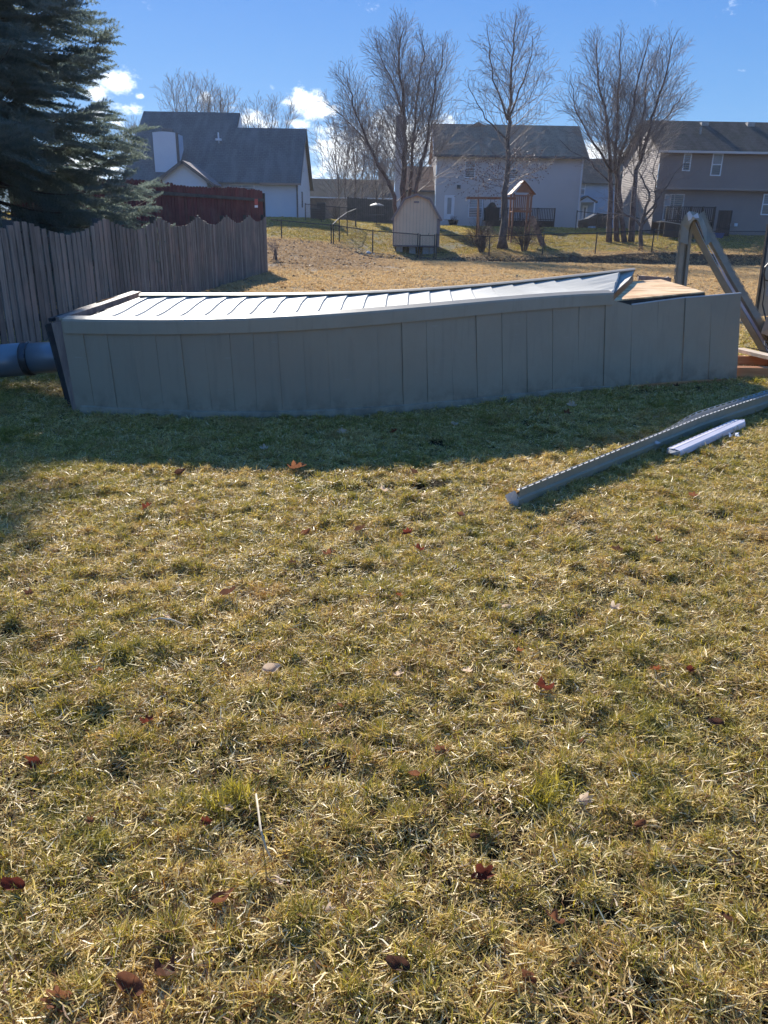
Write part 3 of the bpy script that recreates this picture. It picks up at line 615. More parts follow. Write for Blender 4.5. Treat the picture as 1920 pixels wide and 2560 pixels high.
# crumpled fold at the apex
V = []; F = []; rr = random.Random(3)
ring = [(1700, 606), (1706, 562), (1713, 537), (1722, 528), (1733, 529), (1745, 532), (1757, 546), (1768, 572), (1780, 602)]
ring2 = [(1720, 612), (1722, 578), (1726, 560), (1732, 551), (1738, 548), (1743, 550), (1749, 561), (1757, 584), (1766, 614)]
for (a, b_) in ring: V.append(P(a, b_, 10.25+rr.uniform(-.04, .04)))
for (a, b_) in ring2: V.append(P(a, b_, 10.17+rr.uniform(-.02, .02)))
for (a, b_) in ring: V.append(P(a+2, b_+7, 10.38+rr.uniform(-.02, .02)))
k = len(ring)
for i in range(k-1): F += [(i, i+1, k+i+1), (i, k+i+1, k+i), (2*k+i, 2*k+i+1, i+1, i)]
MB().add(V, F).build('crumpled_fold', M['olive'], BT)
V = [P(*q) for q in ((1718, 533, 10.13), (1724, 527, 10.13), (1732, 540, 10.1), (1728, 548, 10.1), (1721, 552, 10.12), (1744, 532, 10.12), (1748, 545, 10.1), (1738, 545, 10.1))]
MB().add(V, [(0, 1, 2, 3), (0, 3, 4), (2, 5, 6, 7)]).build('crease_underside', M['whitein'], BT)  # white vinyl underside showing along the crease
# ------------------------------------------------------------------ lumber frame
lb = G(1900, 930); LF = empty('lumber_frame', (4.4, 8.9, 0), 'fresh orange lumber floor frame lying on the grass at the right edge of the photo', 'lumber frame')
MB().box((3.86, 8.56, 0.0), (6.2, 8.60, .150)).build('front_board', M['lumber'], LF)
MB().box((3.86, 8.603, 0.0), (6.2, 8.643, .155)).build('front_board', M['lumber'], LF)
MB().box((3.84, 9.40, 0.0), (6.2, 9.44, .150)).build('rear_board', M['lumber'], LF)
MB().box((4.62, 8.645, 0.0), (4.66, 9.398, .148)).build('cross_joist', M['lumber'], LF)
MB().box((5.4, 8.645, 0.0), (5.44, 9.398, .148)).build('cross_joist', M['lumber'], LF)
a = P(1846, 868, 9.75); b_ = P(1960, 912, 8.9)
LB = empty('loose_plank', (a[0], a[1], 0), 'pale sawn plank resting diagonally on top of the orange lumber frame', 'plank')
MB().bar((a[0], a[1], .18), (b_[0], b_[1], .185), .15, .04).build('plank', M['lumberw'], LB)
MB().bar((a[0]+.12, a[1]+.06, .206), (b_[0]+.12, b_[1]+.06, .211), .012, .01).build('metal_strip', M['blackmetal'], LB)
a = G(1867, 812)
CB = empty('concrete_block', a, 'hollow grey concrete block on the grass just beyond the right end of the chimney', 'concrete block')
m = MB(); x, y = a[0], a[1]
m.box((x-.13, y, 0), (x+.15, y+.03, .12)); m.box((x-.13, y+.29, 0), (x+.15, y+.32, .12)); m.box((x-.13, y+.031, 0), (x-.10, y+.289, .12)); m.box((x+.12, y+.031, 0), (x+.15, y+.289, .12)); m.box((x-.01, y+.031, 0), (x+.02, y+.289, .118))
m.build('block_shell', M['concrete'], CB)
# mangled metal at the right edge
a = P(1915, 600, 10.4); b_ = P(1893, 765, 10.4)
MP = empty('leaning_metal_panel', (b_[0]+.1, b_[1], 0), 'leaning grey metal panel with a black edge and hanging cable at the far right', 'metal panel')
foot = P(1868, 905, 10.5); foot = P(1889, 790, 10.5)
m = MB(); m.bar(foot+np.array([0, 0, 0]), P(1922, 560, 10.5), .03, .05, up=(0, 1, 0)); m.build('black_edge', M['blackmetal'], MP)
MB().bar((foot[0]+.3, 10.55, 0), foot+np.array([.3, .05, .1]), .05, .05, up=(0, 1, 0)).build('support_leg', M['blackmetal'], MP)
dirv = (P(1922, 560, 10.5)-foot); sidev = np.array([.42, .12, 0])
m = MB().hexa([foot+np.array([.02, 0, 0]), foot+sidev, foot+sidev+np.array([0, .02, 0]), foot+np.array([.02, .02, 0])], [foot+dirv+np.array([.02, 0, 0]), foot+dirv+sidev, foot+dirv+sidev+np.array([0, .02, 0]), foot+dirv+np.array([.02, .02, 0])]); recalc(m.build('panel_sheet', M['trim'], MP))
cp = [P(1925, 655, 10.3), P(1913, 668, 10.3), P(1910, 685, 10.3), P(1912, 700, 10.3), P(1924, 703, 10.3), P(1932, 690, 10.3)]
MB().tube(cp, .011, 6).build('cable', M['cable'], MP)
MB().tube([P(1910, 680, 10.3), P(1911, 720, 10.3), P(1906, 760, 10.2), P(1915, 800, 10.1), P(1921, 850, 10.0)], .009, 6).build('cable', M['cable'], MP)
a = P(1912, 742, 10.0)
m = MB().hexa([P(1913, 738, 10), P(1945, 752, 9.9), P(1945, 752, 10.3), P(1913, 738, 10.4)], [P(1924, 690, 10), P(1950, 695, 9.9), P(1950, 695, 10.3), P(1924, 690, 10.4)]); recalc(m.build('junction_cover', M['concrete'], MP))
m = MB().hexa([P(1902, 833, 9.7), P(1950, 852, 9.5), P(1950, 852, 10.0), P(1902, 833, 10.1)], [P(1916, 792, 9.7), P(1955, 798, 9.5), P(1955, 798, 10.0), P(1916, 792, 10.1)]); recalc(m.build('bent_flashing', M['vinyl'], MP))
MB().tube([P(1920, 858, 9.5), P(1912, 852, 9.5), P(1912, 864, 9.4), P(1925, 876, 9.3)], .008, 6).build('cable', M['cable'], MP)
# ------------------------------------------------------------------ weathered fence on the left
def fline(y): return float(np.interp(y, [4, 10.05, 18.5, 27.19], [-4.72, -4.56, -4.36, -4.07]))
GF = empty('weathered_fence', (fline(16), 16, 0), 'weathered grey wooden picket fence with scalloped top running back along the left', 'fence')
yy = 6.2; rr = random.Random(5); posts = []
while yy < 27.15:
    ph = ((yy-10.05)/2.87) % 1.0
    hpk = 1.56+.017*(yy-10); val = .21*(1-abs(2*ph-1)**1.7)
    H_ = hpk-val+rr.uniform(-.012, .012); wd = rr.uniform(.125, .142); th = .016
    dx = (fline(yy+.5)-fline(yy-.5)); tilt = rr.gauss(0, .012); x = fline(yy); zb = .03+rr.uniform(0, .03)
    u = np.array([dx, 1., 0]); u /= np.linalg.norm(u); n = np.array([u[1], -u[0], 0])
    a = np.array([x, yy, zb]); e = u*wd; off = n*rr.uniform(-.004, .004)
    tp = np.array([0, tilt*H_, H_-zb])
    q = [a+off, a+e+off, a+e-n*th+off, a-n*th+off]
    recalc(MB().hexa(q, [p+tp+(np.array([0, 0, rr.uniform(-.006, .006)])) for p in q]).build('picket', M['picket'], GF))
    yy += wd+rr.uniform(.030, .060) if yy < 18 else wd+rr.uniform(.022, .05)
for (z0,) in ((.35,), (.95,), (1.30,)):
    pts = [(fline(y)-.045, y, z0) for y in (6.2, 10, 14, 18.5, 23, 27.15)]
    for p, q in zip(pts, pts[1:]): MB().bar(p, q, .04, .09).build('rail', M['rail'], GF)
y = 7.18
while y < 27.3:
    yy_ = min(y, 27.18); MB().box((fline(yy_)-.165, yy_-.045, 0), (fline(yy_)-.07, yy_+.045, 1.55+.017*(yy_-10))).build('post', M['rail'], GF); y += 2.87
# ------------------------------------------------------------------ tall red fence
RF = empty('red_fence', (-5.4, 23, 0), 'tall dark red stained privacy fence with dog eared boards behind the grey fence', 'fence')
p0 = np.array([-4.22, 27.6]); p1 = np.array([-7.6, 19.2]); Lr = np.linalg.norm(p1-p0); u = (p1-p0)/Lr; n = np.array([u[1], -u[0]]); s_ = 0
while s_ < Lr+1.5:
    wd = .135; c = p0+u*s_; c2 = c+u*wd; zt = 2.60+.03*math.sin(s_*1.3)+rr.uniform(-.02, .02)-s_*.006; e = .035; t = n*.018*1
    f_ = rr.random() < .05
    poly = [(c[0], c[1], .02), (c2[0], c2[1], .02), (c2[0], c2[1], zt-e), (c2[0]-u[0]*e, c2[1]-u[1]*e, zt), (c[0]+u[0]*e, c[1]+u[1]*e, zt), (c[0], c[1], zt-e)]
    recalc(MB().prism(poly, (t[0], t[1], 0)).build('board', M['redpicket'], RF)); s_ += wd+rr.uniform(.006, .022)
for z_ in (.4, 1.4, 2.3): MB().bar((p0[0]-n[0]*.03, p0[1]-n[1]*.03, z_), (p1[0]-n[0]*.03, p1[1]-n[1]*.03, z_), .04, .09).build('rail', M['rail'], RF)
MB().box((-4.30, 27.62, 0), (-4.16, 27.76, 2.52)).build('post', M['rail'], RF)
# faded notices on the end of the red fence
sg = empty('fence_notice', P(640, 508, 26.4), 'small faded red and white notice fixed near the end of the red fence', 'notice')
fx = lambda px, py: P(px, py, 26.95-(660-px)*.022)+np.array([.012, -.03, 0])
m = MB().hexa([fx(636, 512), fx(644, 512), fx(644, 512)+np.array([0, .01, 0]), fx(636, 512)+np.array([0, .01, 0])], [fx(636, 497), fx(644, 497), fx(644, 497)+np.array([0, .01, 0]), fx(636, 497)+np.array([0, .01, 0])]); recalc(m.build('red_panel', mat('faded_red', (.45, .08, .07), rough=.6), sg))
m = MB().hexa([fx(636, 519), fx(644, 519), fx(644, 519)+np.array([0, .01, 0]), fx(636, 519)+np.array([0, .01, 0])], [fx(636, 513), fx(644, 513), fx(644, 513)+np.array([0, .01, 0]), fx(636, 513)+np.array([0, .01, 0])]); recalc(m.build('white_panel', M['white'], sg))
# ------------------------------------------------------------------ branch generator (leafless trees)
class Segs:
    def __init__(s): s.a = []
    def add(s, p0, p1, r0, r1): s.a.append((p0[0], p0[1], p0[2], p1[0], p1[1], p1[2], r0, r1))
    def mesh(s, name, m, parent, n=3):
        A = np.array(s.a); p0 = A[:, :3]; p1 = A[:, 3:6]; d = p1-p0; d /= (np.linalg.norm(d, axis=1)[:, None]+1e-9)
        ref = np.where(np.abs(d[:, 2:3]) < .9, [[0, 0, 1.]], [[1., 0, 0]]); x = np.cross(d, ref); x /= np.linalg.norm(x, axis=1)[:, None]; y = np.cross(d, x)
        off = wloc(parent); V = []
        for k in range(n):
            c, q = math.cos(2*math.pi*k/n), math.sin(2*math.pi*k/n); V.append(p0-off+(x*c+y*q)*A[:, 6:7])
        for k in range(n):
            c, q = math.cos(2*math.pi*k/n), math.sin(2*math.pi*k/n); V.append(p1-off+(x*c+y*q)*A[:, 7:8])
        V = np.stack(V, 1).reshape(-1, 3); b = np.arange(len(A))[:, None]*2*n
        F = np.concatenate([np.concatenate([b+k, b+(k+1) % n, b+n+(k+1) % n, b+n+k], 1) for k in range(n)], 0)
        me = np_mesh(name, V, F, None, [m], smooth=True); o = bpy.data.objects.new(name, me); C.objects.link(o); o.parent = parent; return o
def unit(v): return v/(np.linalg.norm(v)+1e-9)
def grow(sg, p, d, L, r, lev, rr, par):
    seg = par['seg'][min(lev, len(par['seg'])-1)]; n = max(2, int(L/seg)); st = L/n; rmin = par['rmin']; pts = [p]; ds = [d]
    for i in range(n):
        d = unit(d+np.array([rr.gauss(0, par['wig']), rr.gauss(0, par['wig']), rr.gauss(0, par['wig'])+par['up']*st])); p1 = p+d*st
        f0, f1 = i/n, (i+1)/n; sg.add(p, p1, max(rmin, r*(1-f0*.75)), max(rmin*.8, r*(1-f1*.75))); p = p1; pts.append(p); ds.append(d)
    if lev >= par['max']: return
    sp = par['sp'][lev]; t = sp*rr.uniform(.6, 1.2)+L*par['clear']; side = rr.random()*6.28
    while t < L*.97:
        i = min(n-1, int(t/st)); q = pts[i]+(pts[i+1]-pts[i])*((t-i*st)/st); dd = ds[i+1]
        side += 2.4+rr.gauss(0, .5); ref = unit(np.cross(dd, (0.3, .2, 1.))); r2 = np.cross(dd, ref); lat = ref*math.cos(side)+r2*math.sin(side)
        an = par['ang']*rr.uniform(.75, 1.25); cd = unit(dd*math.cos(an)+lat*math.sin(an)); rem = L-t
        cl = min(par['len'][lev]*rr.uniform(.6, 1.2), .35*L+.5*rem); grow(sg, q, cd, cl, max(rmin, r*(1-t/L*.7)*.5), lev+1, rr, par)
        t += sp*rr.uniform(.6, 1.5)
def bare_tree(name, label, base, stems, par, seed, group=None, barkm='bark', twigm='twig', low=None, cat='tree', leaves=0):
    rr = random.Random(seed); rt_ = empty(name, base, label, cat, group); tb = MB(); sg = Segs(); lf = []
    for st in stems:
        pts = resample(st['pts'], st.get('n', 18)); n = len(pts); r0, r1 = st['r']
        for i in range(1, n): pts[i] = pts[i]+np.array([rr.gauss(0, .05), rr.gauss(0, .05), 0])*min(1, i/3)
        rad = [r0+(r1-r0)*(i/(n-1))**.8 for i in range(n)]
        if st.get('flare'): rad[0] *= 1.5; rad[1] *= 1.1
        tb.tube(pts, rad, 9); ds = [0]
        for a, b in zip(pts, pts[1:]): ds.append(ds[-1]+np.linalg.norm(b-a))
        L = ds[-1]; t = L*st['t0']; side = rr.random()*6.28
        while t < L:
            i = min(n-2, int(np.searchsorted(ds, t))-1); i = max(0, i); q = pts[i]+(pts[i+1]-pts[i])*((t-ds[i])/(ds[i+1]-ds[i])); dd = unit(pts[i+1]-pts[i])
            f = (t/L-st['t0'])/(1-st['t0']); side += 2.39+rr.gauss(0, .35); lat = np.array([math.cos(side), math.sin(side), 0]); an = st['ang'](f)*rr.uniform(.8, 1.2)
            cd = unit(dd*math.cos(an)+lat*math.sin(an)); ln = st['env'](f)*rr.uniform(.65, 1.15)
            grow(sg, q, cd, ln, max(par['rmin'], min(rad[i]*.55, .009*ln+.007)), 0, rr, par); t += st['sp']*rr.uniform(.6, 1.4)
    tr = tb.build('trunk', M[barkm], rt_, True); cr = sg.mesh('crown', M[twigm], rt_)
    if leaves:
        m = MB(); A = [s_ for s_ in sg.a if low[0] < s_[2] < low[1] and s_[7] <= par['rmin']*1.2]
        for s_ in rr.sample(A, min(leaves, len(A))):
            p = np.array(s_[3:6]); a = np.array([rr.gauss(0, 1) for _ in range(3)]); a = unit(a)*.07; b = unit(np.cross(a, [rr.gauss(0, 1) for _ in range(3)]))*.04
            m.add([p, p+a*.6+b, p+a*1.3, p+a*.6-b], [(0, 1, 2, 3)])
        m.build('dry_leaves', M['deadleaf'], rt_)['kind'] = 'stuff'
    return rt_
PA = dict(seg=[.4, .3, .22, .18], wig=.075, up=.14, rmin=.007, max=2, sp=[.25, .17, .13], clear=.08, ang=.58, len=[1.7, .8, .38])
def stemA(pts, r, t0=.2, sp=.30, env=None, n=20, ang=None, flare=False): return dict(pts=pts, r=r, t0=t0, sp=sp, env=env or (lambda f: 3.0*(1-f)**.7+.6), ang=ang or (lambda f: .75-.35*f), n=n, flare=flare)
DA = 53.5
bA = P(1000, 545, DA); bA[2] = tzf(bA[0], DA)-.05
def q(px, py, D): return P(px, py, D)
bare_tree('river_birch', 'tallest bare multi stemmed tree with peeling bark rising behind the beige shed', bA, [
    stemA([bA+[.25, 0, 0], q(1008, 430, DA), q(1012, 300, DA), q(1000, 160, DA-.5), q(1003, 70, DA-.6)], (.27, .03), .30, .19, lambda f: 3.6*(1-f)**.6+.5),
    stemA([bA+[.45, .1, 0], q(1030, 380, DA+.4), q(1040, 260, DA+.6), q(1062, 130, DA+.8), q(1048, 85, DA+.8)], (.17, .02), .35, .20, lambda f: 2.4*(1-f)**.7+.5),
    stemA([bA+[.65, -.2, 0], q(1042, 470, DA-.3), q(1072, 310, DA-.4), q(1090, 200, DA-.6), q(1108, 110, DA-.8)], (.18, .02), .25, .22, lambda f: 3.0*(1-f)**.6+.5),
    stemA([bA+[0, -.1, 0], q(985, 480, DA-.2), q(935, 390, DA-.4), q(890, 290, DA-.8), q(868, 190, DA-1)], (.19, .02), .22, .24, lambda f: 2.6*(1-f)**.5+.5),
    stemA([q(958, 430, DA-.4), q(905, 340, DA+.6), q(850, 285, DA+1), q(812, 255, DA+1)], (.07, .012), .2, .25, lambda f: 1.7*(1-f)**.5+.4, n=10),
    stemA([q(1012, 300, DA), q(985, 220, DA+.6), q(950, 140, DA+1), q(935, 95, DA+1)], (.08, .015), .15, .22, lambda f: 1.9*(1-f)**.5+.4, n=10)], PA, 11, 'bare trees in the yards beyond', 'barkA', 'twig')
DB = 50.
bB = P(1258, 594, DB); bB[2] = tzf(bB[0], DB)-.05
PB = dict(PA, sp=[.32, .21, .15], wig=.12, up=.06, ang=.7, rmin=.0075)
bare_tree('young_oak', 'bare single trunk tree with reddish dry leaves on its lower boughs, beside the swing beam', bB, [
    stemA([bB, q(1262, 520, DB), q(1268, 400, DB), q(1272, 280, DB), q(1278, 180, DB), q(1285, 105, DB), q(1292, 38, DB)], (.26, .02), .23, .17, lambda f: 3.0*(1-f)**.55*(.75+.5*min(1, f*3))+.3, 24, lambda f: 1.25-.65*f, True),
    stemA([q(1270, 300, DB), q(1242, 220, DB-.3), q(1228, 150, DB-.5), q(1218, 60, DB-.5)], (.07, .012), .2, .4, lambda f: 1.4*(1-f)**.5+.3, 10),
    stemA([q(1275, 290, DB), q(1310, 200, DB+.3), q(1330, 130, DB+.5), q(1332, 90, DB+.5)], (.07, .012), .2, .4, lambda f: 1.4*(1-f)**.5+.3, 10),
    stemA([q(1268, 350, DB), q(1215, 300, DB-.5), q(1180, 240, DB-.5), q(1168, 200, DB-.5)], (.06, .012), .3, .45, lambda f: 1.3*(1-f)**.5+.3, 10)], PB, 12, 'bare trees in the yards beyond', 'bark', 'twigg', (1.5, 5.6), leaves=900)
DC = 52.
bC = P(1560, 588, DC); bC[2] = tzf(bC[0], DC)-.05
bare_tree('spreading_birch', 'bare many stemmed tree with a wide fan shaped crown left of the taupe house', bC, [
    stemA([bC+[-.9, 0, 0], q(1528, 450, DC), q(1518, 330, DC), q(1498, 200, DC), q(1490, 95, DC)], (.20, .02), .30, .20, lambda f: 2.8*(1-f)**.6+.4),
    stemA([bC+[-.3, .3, 0], q(1540, 400, DC+.4), q(1548, 240, DC+.6), q(1552, 80, DC+.8)], (.19, .02), .32, .20, lambda f: 2.3*(1-f)**.6+.4),
    stemA([bC+[.1, 0, 0], q(1545, 430, DC-.3), q(1585, 260, DC-.5), q(1602, 160, DC-.6), q(1620, 90, DC-.7)], (.18, .02), .32, .20, lambda f: 2.4*(1-f)**.6+.4),
    stemA([bC+[.5, 0, 0], q(1590, 430, DC), q(1625, 320, DC), q(1660, 200, DC), q(1684, 95, DC)], (.22, .02), .30, .20, lambda f: 3.0*(1-f)**.6+.4),
    stemA([q(1530, 430, DC), q(1480, 350, DC-.6), q(1440, 280, DC-.8), q(1425, 200, DC-.9)], (.09, .014), .15, .24, lambda f: 2.0*(1-f)**.5+.4, 12),
    stemA([q(1600, 400, DC), q(1605, 300, DC+.6), q(1618, 200, DC+.8), q(1650, 110, DC+.8)], (.09, .014), .2, .24, lambda f: 1.8*(1-f)**.5+.4, 12),
    stemA([q(1528, 460, DC), q(1470, 400, DC), q(1430, 380, DC), q(1400, 350, DC)], (.05, .012), .2, .4, lambda f: 1.2*(1-f)**.5+.3, 10),
    stemA([q(1610, 350, DC), q(1668, 290, DC+.3), q(1720, 220, DC+.4)], (.07, .012), .25, .34, lambda f: 1.5*(1-f)**.5+.4, 10)], PA, 13, 'bare trees in the yards beyond', 'barkA', 'twig')
DD = 47.4
bD = P(1602, 628, DD); bD[2] = tzf(bD[0], DD)-.05
PD = dict(PA, sp=[.35, .22, .15], wig=.16, up=.0, ang=.8, len=[1.1, .5, .25])
bare_tree('crab_apple', 'small crooked bare tree just behind the black fence in front of the taupe house', bD, [
    stemA([bD, q(1603, 560, DD), q(1612, 540, DD), q(1625, 490, DD), q(1600, 430, DD)], (.15, .03), .30, .22, lambda f: 1.8*(1-f)**.5+.3, 12, lambda f: 1.0),
    stemA([q(1603, 565, DD), q(1585, 545, DD+.2), q(1560, 535, DD+.3), q(1530, 470, DD+.4)], (.07, .014), .2, .24, lambda f: 1.5*(1-f)**.5+.3, 12, lambda f: 1.0),
    stemA([q(1612, 540, DD), q(1645, 500, DD), q(1690, 430, DD), q(1720, 400, DD)], (.07, .014), .2, .22, lambda f: 1.5*(1-f)**.5+.3, 12, lambda f: .9),
    stemA([q(1603, 565, DD), q(1640, 520, DD-.3), q(1635, 420, DD-.4), q(1655, 350, DD-.4)], (.06, .014), .2, .24, lambda f: 1.4*(1-f)**.5+.3, 12, lambda f: .9)], PD, 14, 'bare trees in the yards beyond', 'bark', 'twig')
# shrubs
PS = dict(seg=[.2, .15], wig=.14, up=.12, rmin=.006, max=1, sp=[.12, .1], clear=.15, ang=.5, len=[.55, .3])
def shrub(name, label, px, py, D, wpx, hpx, n, seed, tm='redtwig', lean=None):
    b = P(px, py, D); b[2] = tzf(b[0], D)-.03; rr = random.Random(seed); ppm = 1923/(D*.9375); wd, ht = wpx/ppm/2, hpx/ppm*1.0
    o = empty(name, b, label, 'shrub', 'bare shrubs beyond the fence'); st = MB(); sg = Segs()
    for i in range(n):
        a = rr.random()*6.283; rad = math.sqrt(rr.random()); tip = b+np.array([math.cos(a)*wd*rad, math.sin(a)*wd*rad, ht*(1.05-.45*rad**2)*rr.uniform(.75, 1)])
        midp = b*.5+tip*.5+np.array([0, 0, .12*ht])-np.array([math.cos(a), math.sin(a), 0])*wd*.12; pts = [b+np.array([math.cos(a), math.sin(a), 0])*.12, midp]
        st.tube(resample(pts, 4), [.022, .02, .016, .012], 4); d = unit(tip-midp); grow(sg, midp, d, np.linalg.norm(tip-midp)*1.1, .011, 0, rr, PS)
        grow(sg, midp*.4+b*.6, unit(d+np.array([rr.gauss(0, .3), rr.gauss(0, .3), 0])), ht*.6, .010, 0, rr, PS)
    st.build('stems', M['bark'], o); sg.mesh('twigs', M[tm], o); return o
shrub('bare_shrub', 'round leafless reddish shrub left of the oak trunk near the swing beam', 1205, 602, 48.5, 92, 78, 46, 21)
shrub('bare_shrub', 'dense leafless shrub between the oak trunk and the playset slide', 1312, 600, 48.5, 95, 88, 46, 22)
# thicket and far trees
PT = dict(PA, sp=[.5, .35, .25], rmin=.014, seg=[.6, .45, .35], len=[2.0, .9, .4])
for i, (px, top, D, r, lab) in enumerate([(850, 330, 84, .12, 'pale bare tree of the thicket nearest the white house gable'), (893, 300, 86, .13, 'tallest bare tree of the thicket left of the tall chimney'), (945, 330, 88, .12, 'bare thicket tree just left of the tall siding chimney')]):
    b = P(px, 535, D); b[2] = tzf(b[0], D)
    bare_tree('thicket_tree', lab, b, [stemA([b, q(px-6, 440, D), q(px-14, top, D)], (r, .02), .15, .32, lambda f: 4.2*(1-f)**.5+.6, 12), stemA([b+[.5, 0, 0], q(px+14, 430, D+1), q(px+26, top+18, D+1)], (r*.8, .02), .15, .34, lambda f: 3.6*(1-f)**.5+.6, 12)], PT, 31+i, 'thicket trees between the houses', 'bark', 'twigg')
for i, (px, top, wpx, D, lab) in enumerate([(480, 208, 55, 95, 'bare treetop showing above the high roof of the dark house'), (545, 235, 30, 98, 'smaller bare treetop above the right end of the high dark roof'), (665, 262, 70, 100, 'thin bare treetop showing over the lower ridge of the dark house'), (330, 330, 26, 96, 'bare treetop between the spruce and the dark house')]):
    b = P(px, 540, D); b[2] = tzf(b[0], D); rr_ = D/50.
    sts = [stemA([b+[.3*k, 0, 0], q(px+k*wpx*.35, 400, D), q(px+k*wpx*.9, top+abs(k)*14, D)], (.16, .02), .5, .42, lambda f: 3.2*(1-f)**.5+.7, 12) for k in (-1, -.35, .3, 1)]
    bare_tree('distant_tree', lab, b, sts, PT, 41+i, 'treetops behind the dark house', 'bark', 'twigg')
# low brush under the thicket
for i, (px, py, D, wp, hp, lab) in enumerate([(838, 540, 76, 60, 60, 'dark tangled brush beside the white house, by the dog run'), (905, 540, 78, 90, 75, 'wide grey brush in the middle of the thicket'), (965, 540, 74, 60, 60, 'tangled brush at the foot of the tall siding chimney'), (690, 640, 33, 22, 60, 'thin dry weeds at the end of the weathered grey fence')]):
    shrub('brush', lab, px, py, D, wp, hp, 40 if i < 3 else 7, 61+i, 'twigg')
# ------------------------------------------------------------------ blue spruce
def build_spruce():
    cx, cy, Ht = -7.6, 15.6, 11.0
    o = empty('blue_spruce', (cx, cy, 0), 'large dark blue green spruce towering behind the weathered fence at the left', 'tree')
    MB().tube([(cx, cy, 0), (cx, cy, 6), (cx, cy, Ht)], [.22, .13, .02], 12).build('trunk', M['bark'], o, True)
    r = np.random.default_rng(4)
    def needles(n, L, spread):
        t = r.random(n); a = r.random(n)*6.283; base = np.stack([t*L, np.zeros(n), np.zeros(n)], 1)
        d = np.stack([np.full(n, .75), np.cos(a), np.sin(a)], 1); d /= np.linalg.norm(d, axis=1)[:, None]; ln = r.uniform(.7, 1.2, n)*spread
        tip = base+d*ln[:, None]; sdv = np.cross(d, r.normal(0, 1, (n, 3))); sdv /= np.linalg.norm(sdv, axis=1)[:, None]; wv = sdv*.0048
        return np.stack([base-wv, base+wv, tip], 1)
    tri = [needles(60, .34, .042)]
    for k in range(3):
        for s_ in (-1, 1):
            T = needles(30, .16, .040); an = s_*.75; R = np.array([[math.cos(an), -math.sin(an), 0], [math.sin(an), math.cos(an), 0], [0, 0, 1]])
            T = T@R.T; T[:, :, 0] += .06+k*.085; T[:, :, 2] -= .01; tri.append(T)
    spray = np.concatenate(tri)   # k,3,3
    rr = random.Random(9); mats_ = []; stem = Segs(); z = .75
    while z < Ht-.3:
        Lm = 3.05*(1-z/(Ht+.3))**.45+.05; hi = z > 6.2; nb = 8 if not hi else 6; a0 = rr.random()*6.28
        for b in range(nb):
            a = a0+b*6.283/nb+rr.gauss(0, .18); L = Lm*rr.uniform(.84, 1.08); zz = z+rr.uniform(-.15, .15)
            out = np.array([math.cos(a), math.sin(a), 0]); drp = .30-.40*z/Ht; n = max(3, int(L/.22)); pts = []
            for i in range(n+1):
                t = i/n; pts.append(np.array([cx, cy, zz])+out*L*t+np.array([0, 0, -drp*L*t*(1.1-.75*t*t)+.10*L*t**3]))
            for i in range(n): stem.add(pts[i], pts[i+1], max(.006, .03*(1-i/n)), max(.006, .03*(1-(i+1)/n)))
            step_ = .085 if not hi else .24; d_ = L*.16; sgn = 1
            while d_ < L:
                t = d_/L; i = min(n-1, int(t*n)); p = pts[i]+(pts[i+1]-pts[i])*(t*n-i); fd = unit(pts[i+1]-pts[i]); sgn = -sgn
                lat = unit(np.cross(fd, (0, 0, 1.)))*sgn; an = rr.uniform(.5, 1.0); d2 = unit(fd*math.cos(an)+lat*math.sin(an)+np.array([0, 0, rr.uniform(-.55, .08)]))
                SL = (.40+1.1*(1-t)*t*L/2.5)*rr.uniform(.7, 1.15); m_ = int(SL/.27)+1
                pp = p
                if pp[0] > -4.95 and pp[2] < 2.2: m_ = 0
                for j in range(m_):
                    up_ = unit(np.cross(np.cross(d2, (0, 0, 1.)), d2)); sc = (1.25 if j == 0 else 1.05)*rr.uniform(.85, 1.2)*(1.3 if hi else 1); y_ = np.cross(up_, d2)
                    mats_.append((np.stack([d2, y_, up_], 1)*sc, pp)); pp = pp+d2*.25; d2 = unit(d2+np.array([0, 0, -.06]))
                d_ += step_*rr.uniform(.7, 1.3)
            mats_.append((np.stack([unit(pts[-1]-pts[-2]), np.cross((0, 0, 1.), unit(pts[-1]-pts[-2])), np.array([0, 0, 1.])], 1)*1.2, pts[-1]-unit(pts[-1]-pts[-2])*.1))
        z += .30 if not hi else .45
    R = np.stack([a for a, _ in mats_]); T = np.stack([b for _, b in mats_]); keep = []
    big = (T[:, 2] < 6.6)
    print('spruce sprays', len(T), big.sum())
    V1 = np.einsum('nij,kcj->nkci', R[big], spray)+T[big][:, None, None, :]; th = spray[::3].copy()
    mid = th.mean(1, keepdims=True); th = mid+(th-mid)*np.array([1.2, 2.4, 2.4])
    V2 = np.einsum('nij,kcj->nkci', R[~big], th)+T[~big][:, None, None, :]
    V = np.concatenate([V1.reshape(-1, 3), V2.reshape(-1, 3)])-np.array([cx, cy, 0]); F = np.arange(len(V)).reshape(-1, 3)
    m = bpy.data.materials.new('spruce_needles'); m.use_nodes = True; t = NT(m.node_tree); b = m.node_tree.nodes['Principled BSDF']; pos = t.n('ShaderNodeNewGeometry').outputs['Position']
    c = t.mix(t.step(t.noise(pos, 1.6, 4), .4, .65), (.16, .215, .19), (.23, .28, .24)); c = t.mix(t.step(t.noise(pos, 5, 3), .52, .75), c, (.17, .19, .11))
    t.put(b.inputs['Base Color'], c); b.inputs['Roughness'].default_value = .6; tr = t.n('ShaderNodeBsdfTranslucent'); t.put(tr.inputs[0], c); mx = t.n('ShaderNodeMixShader'); mx.inputs[0].default_value = .45; nt = m.node_tree; nt.links.new(b.outputs[0], mx.inputs[1]); nt.links.new(tr.outputs[0], mx.inputs[2]); nt.links.new(mx.outputs[0], nt.nodes['Material Output'].inputs[0])
    me = np_mesh('crown', V, None, F, [m]); ob = bpy.data.objects.new('crown', me); C.objects.link(ob); ob.parent = o
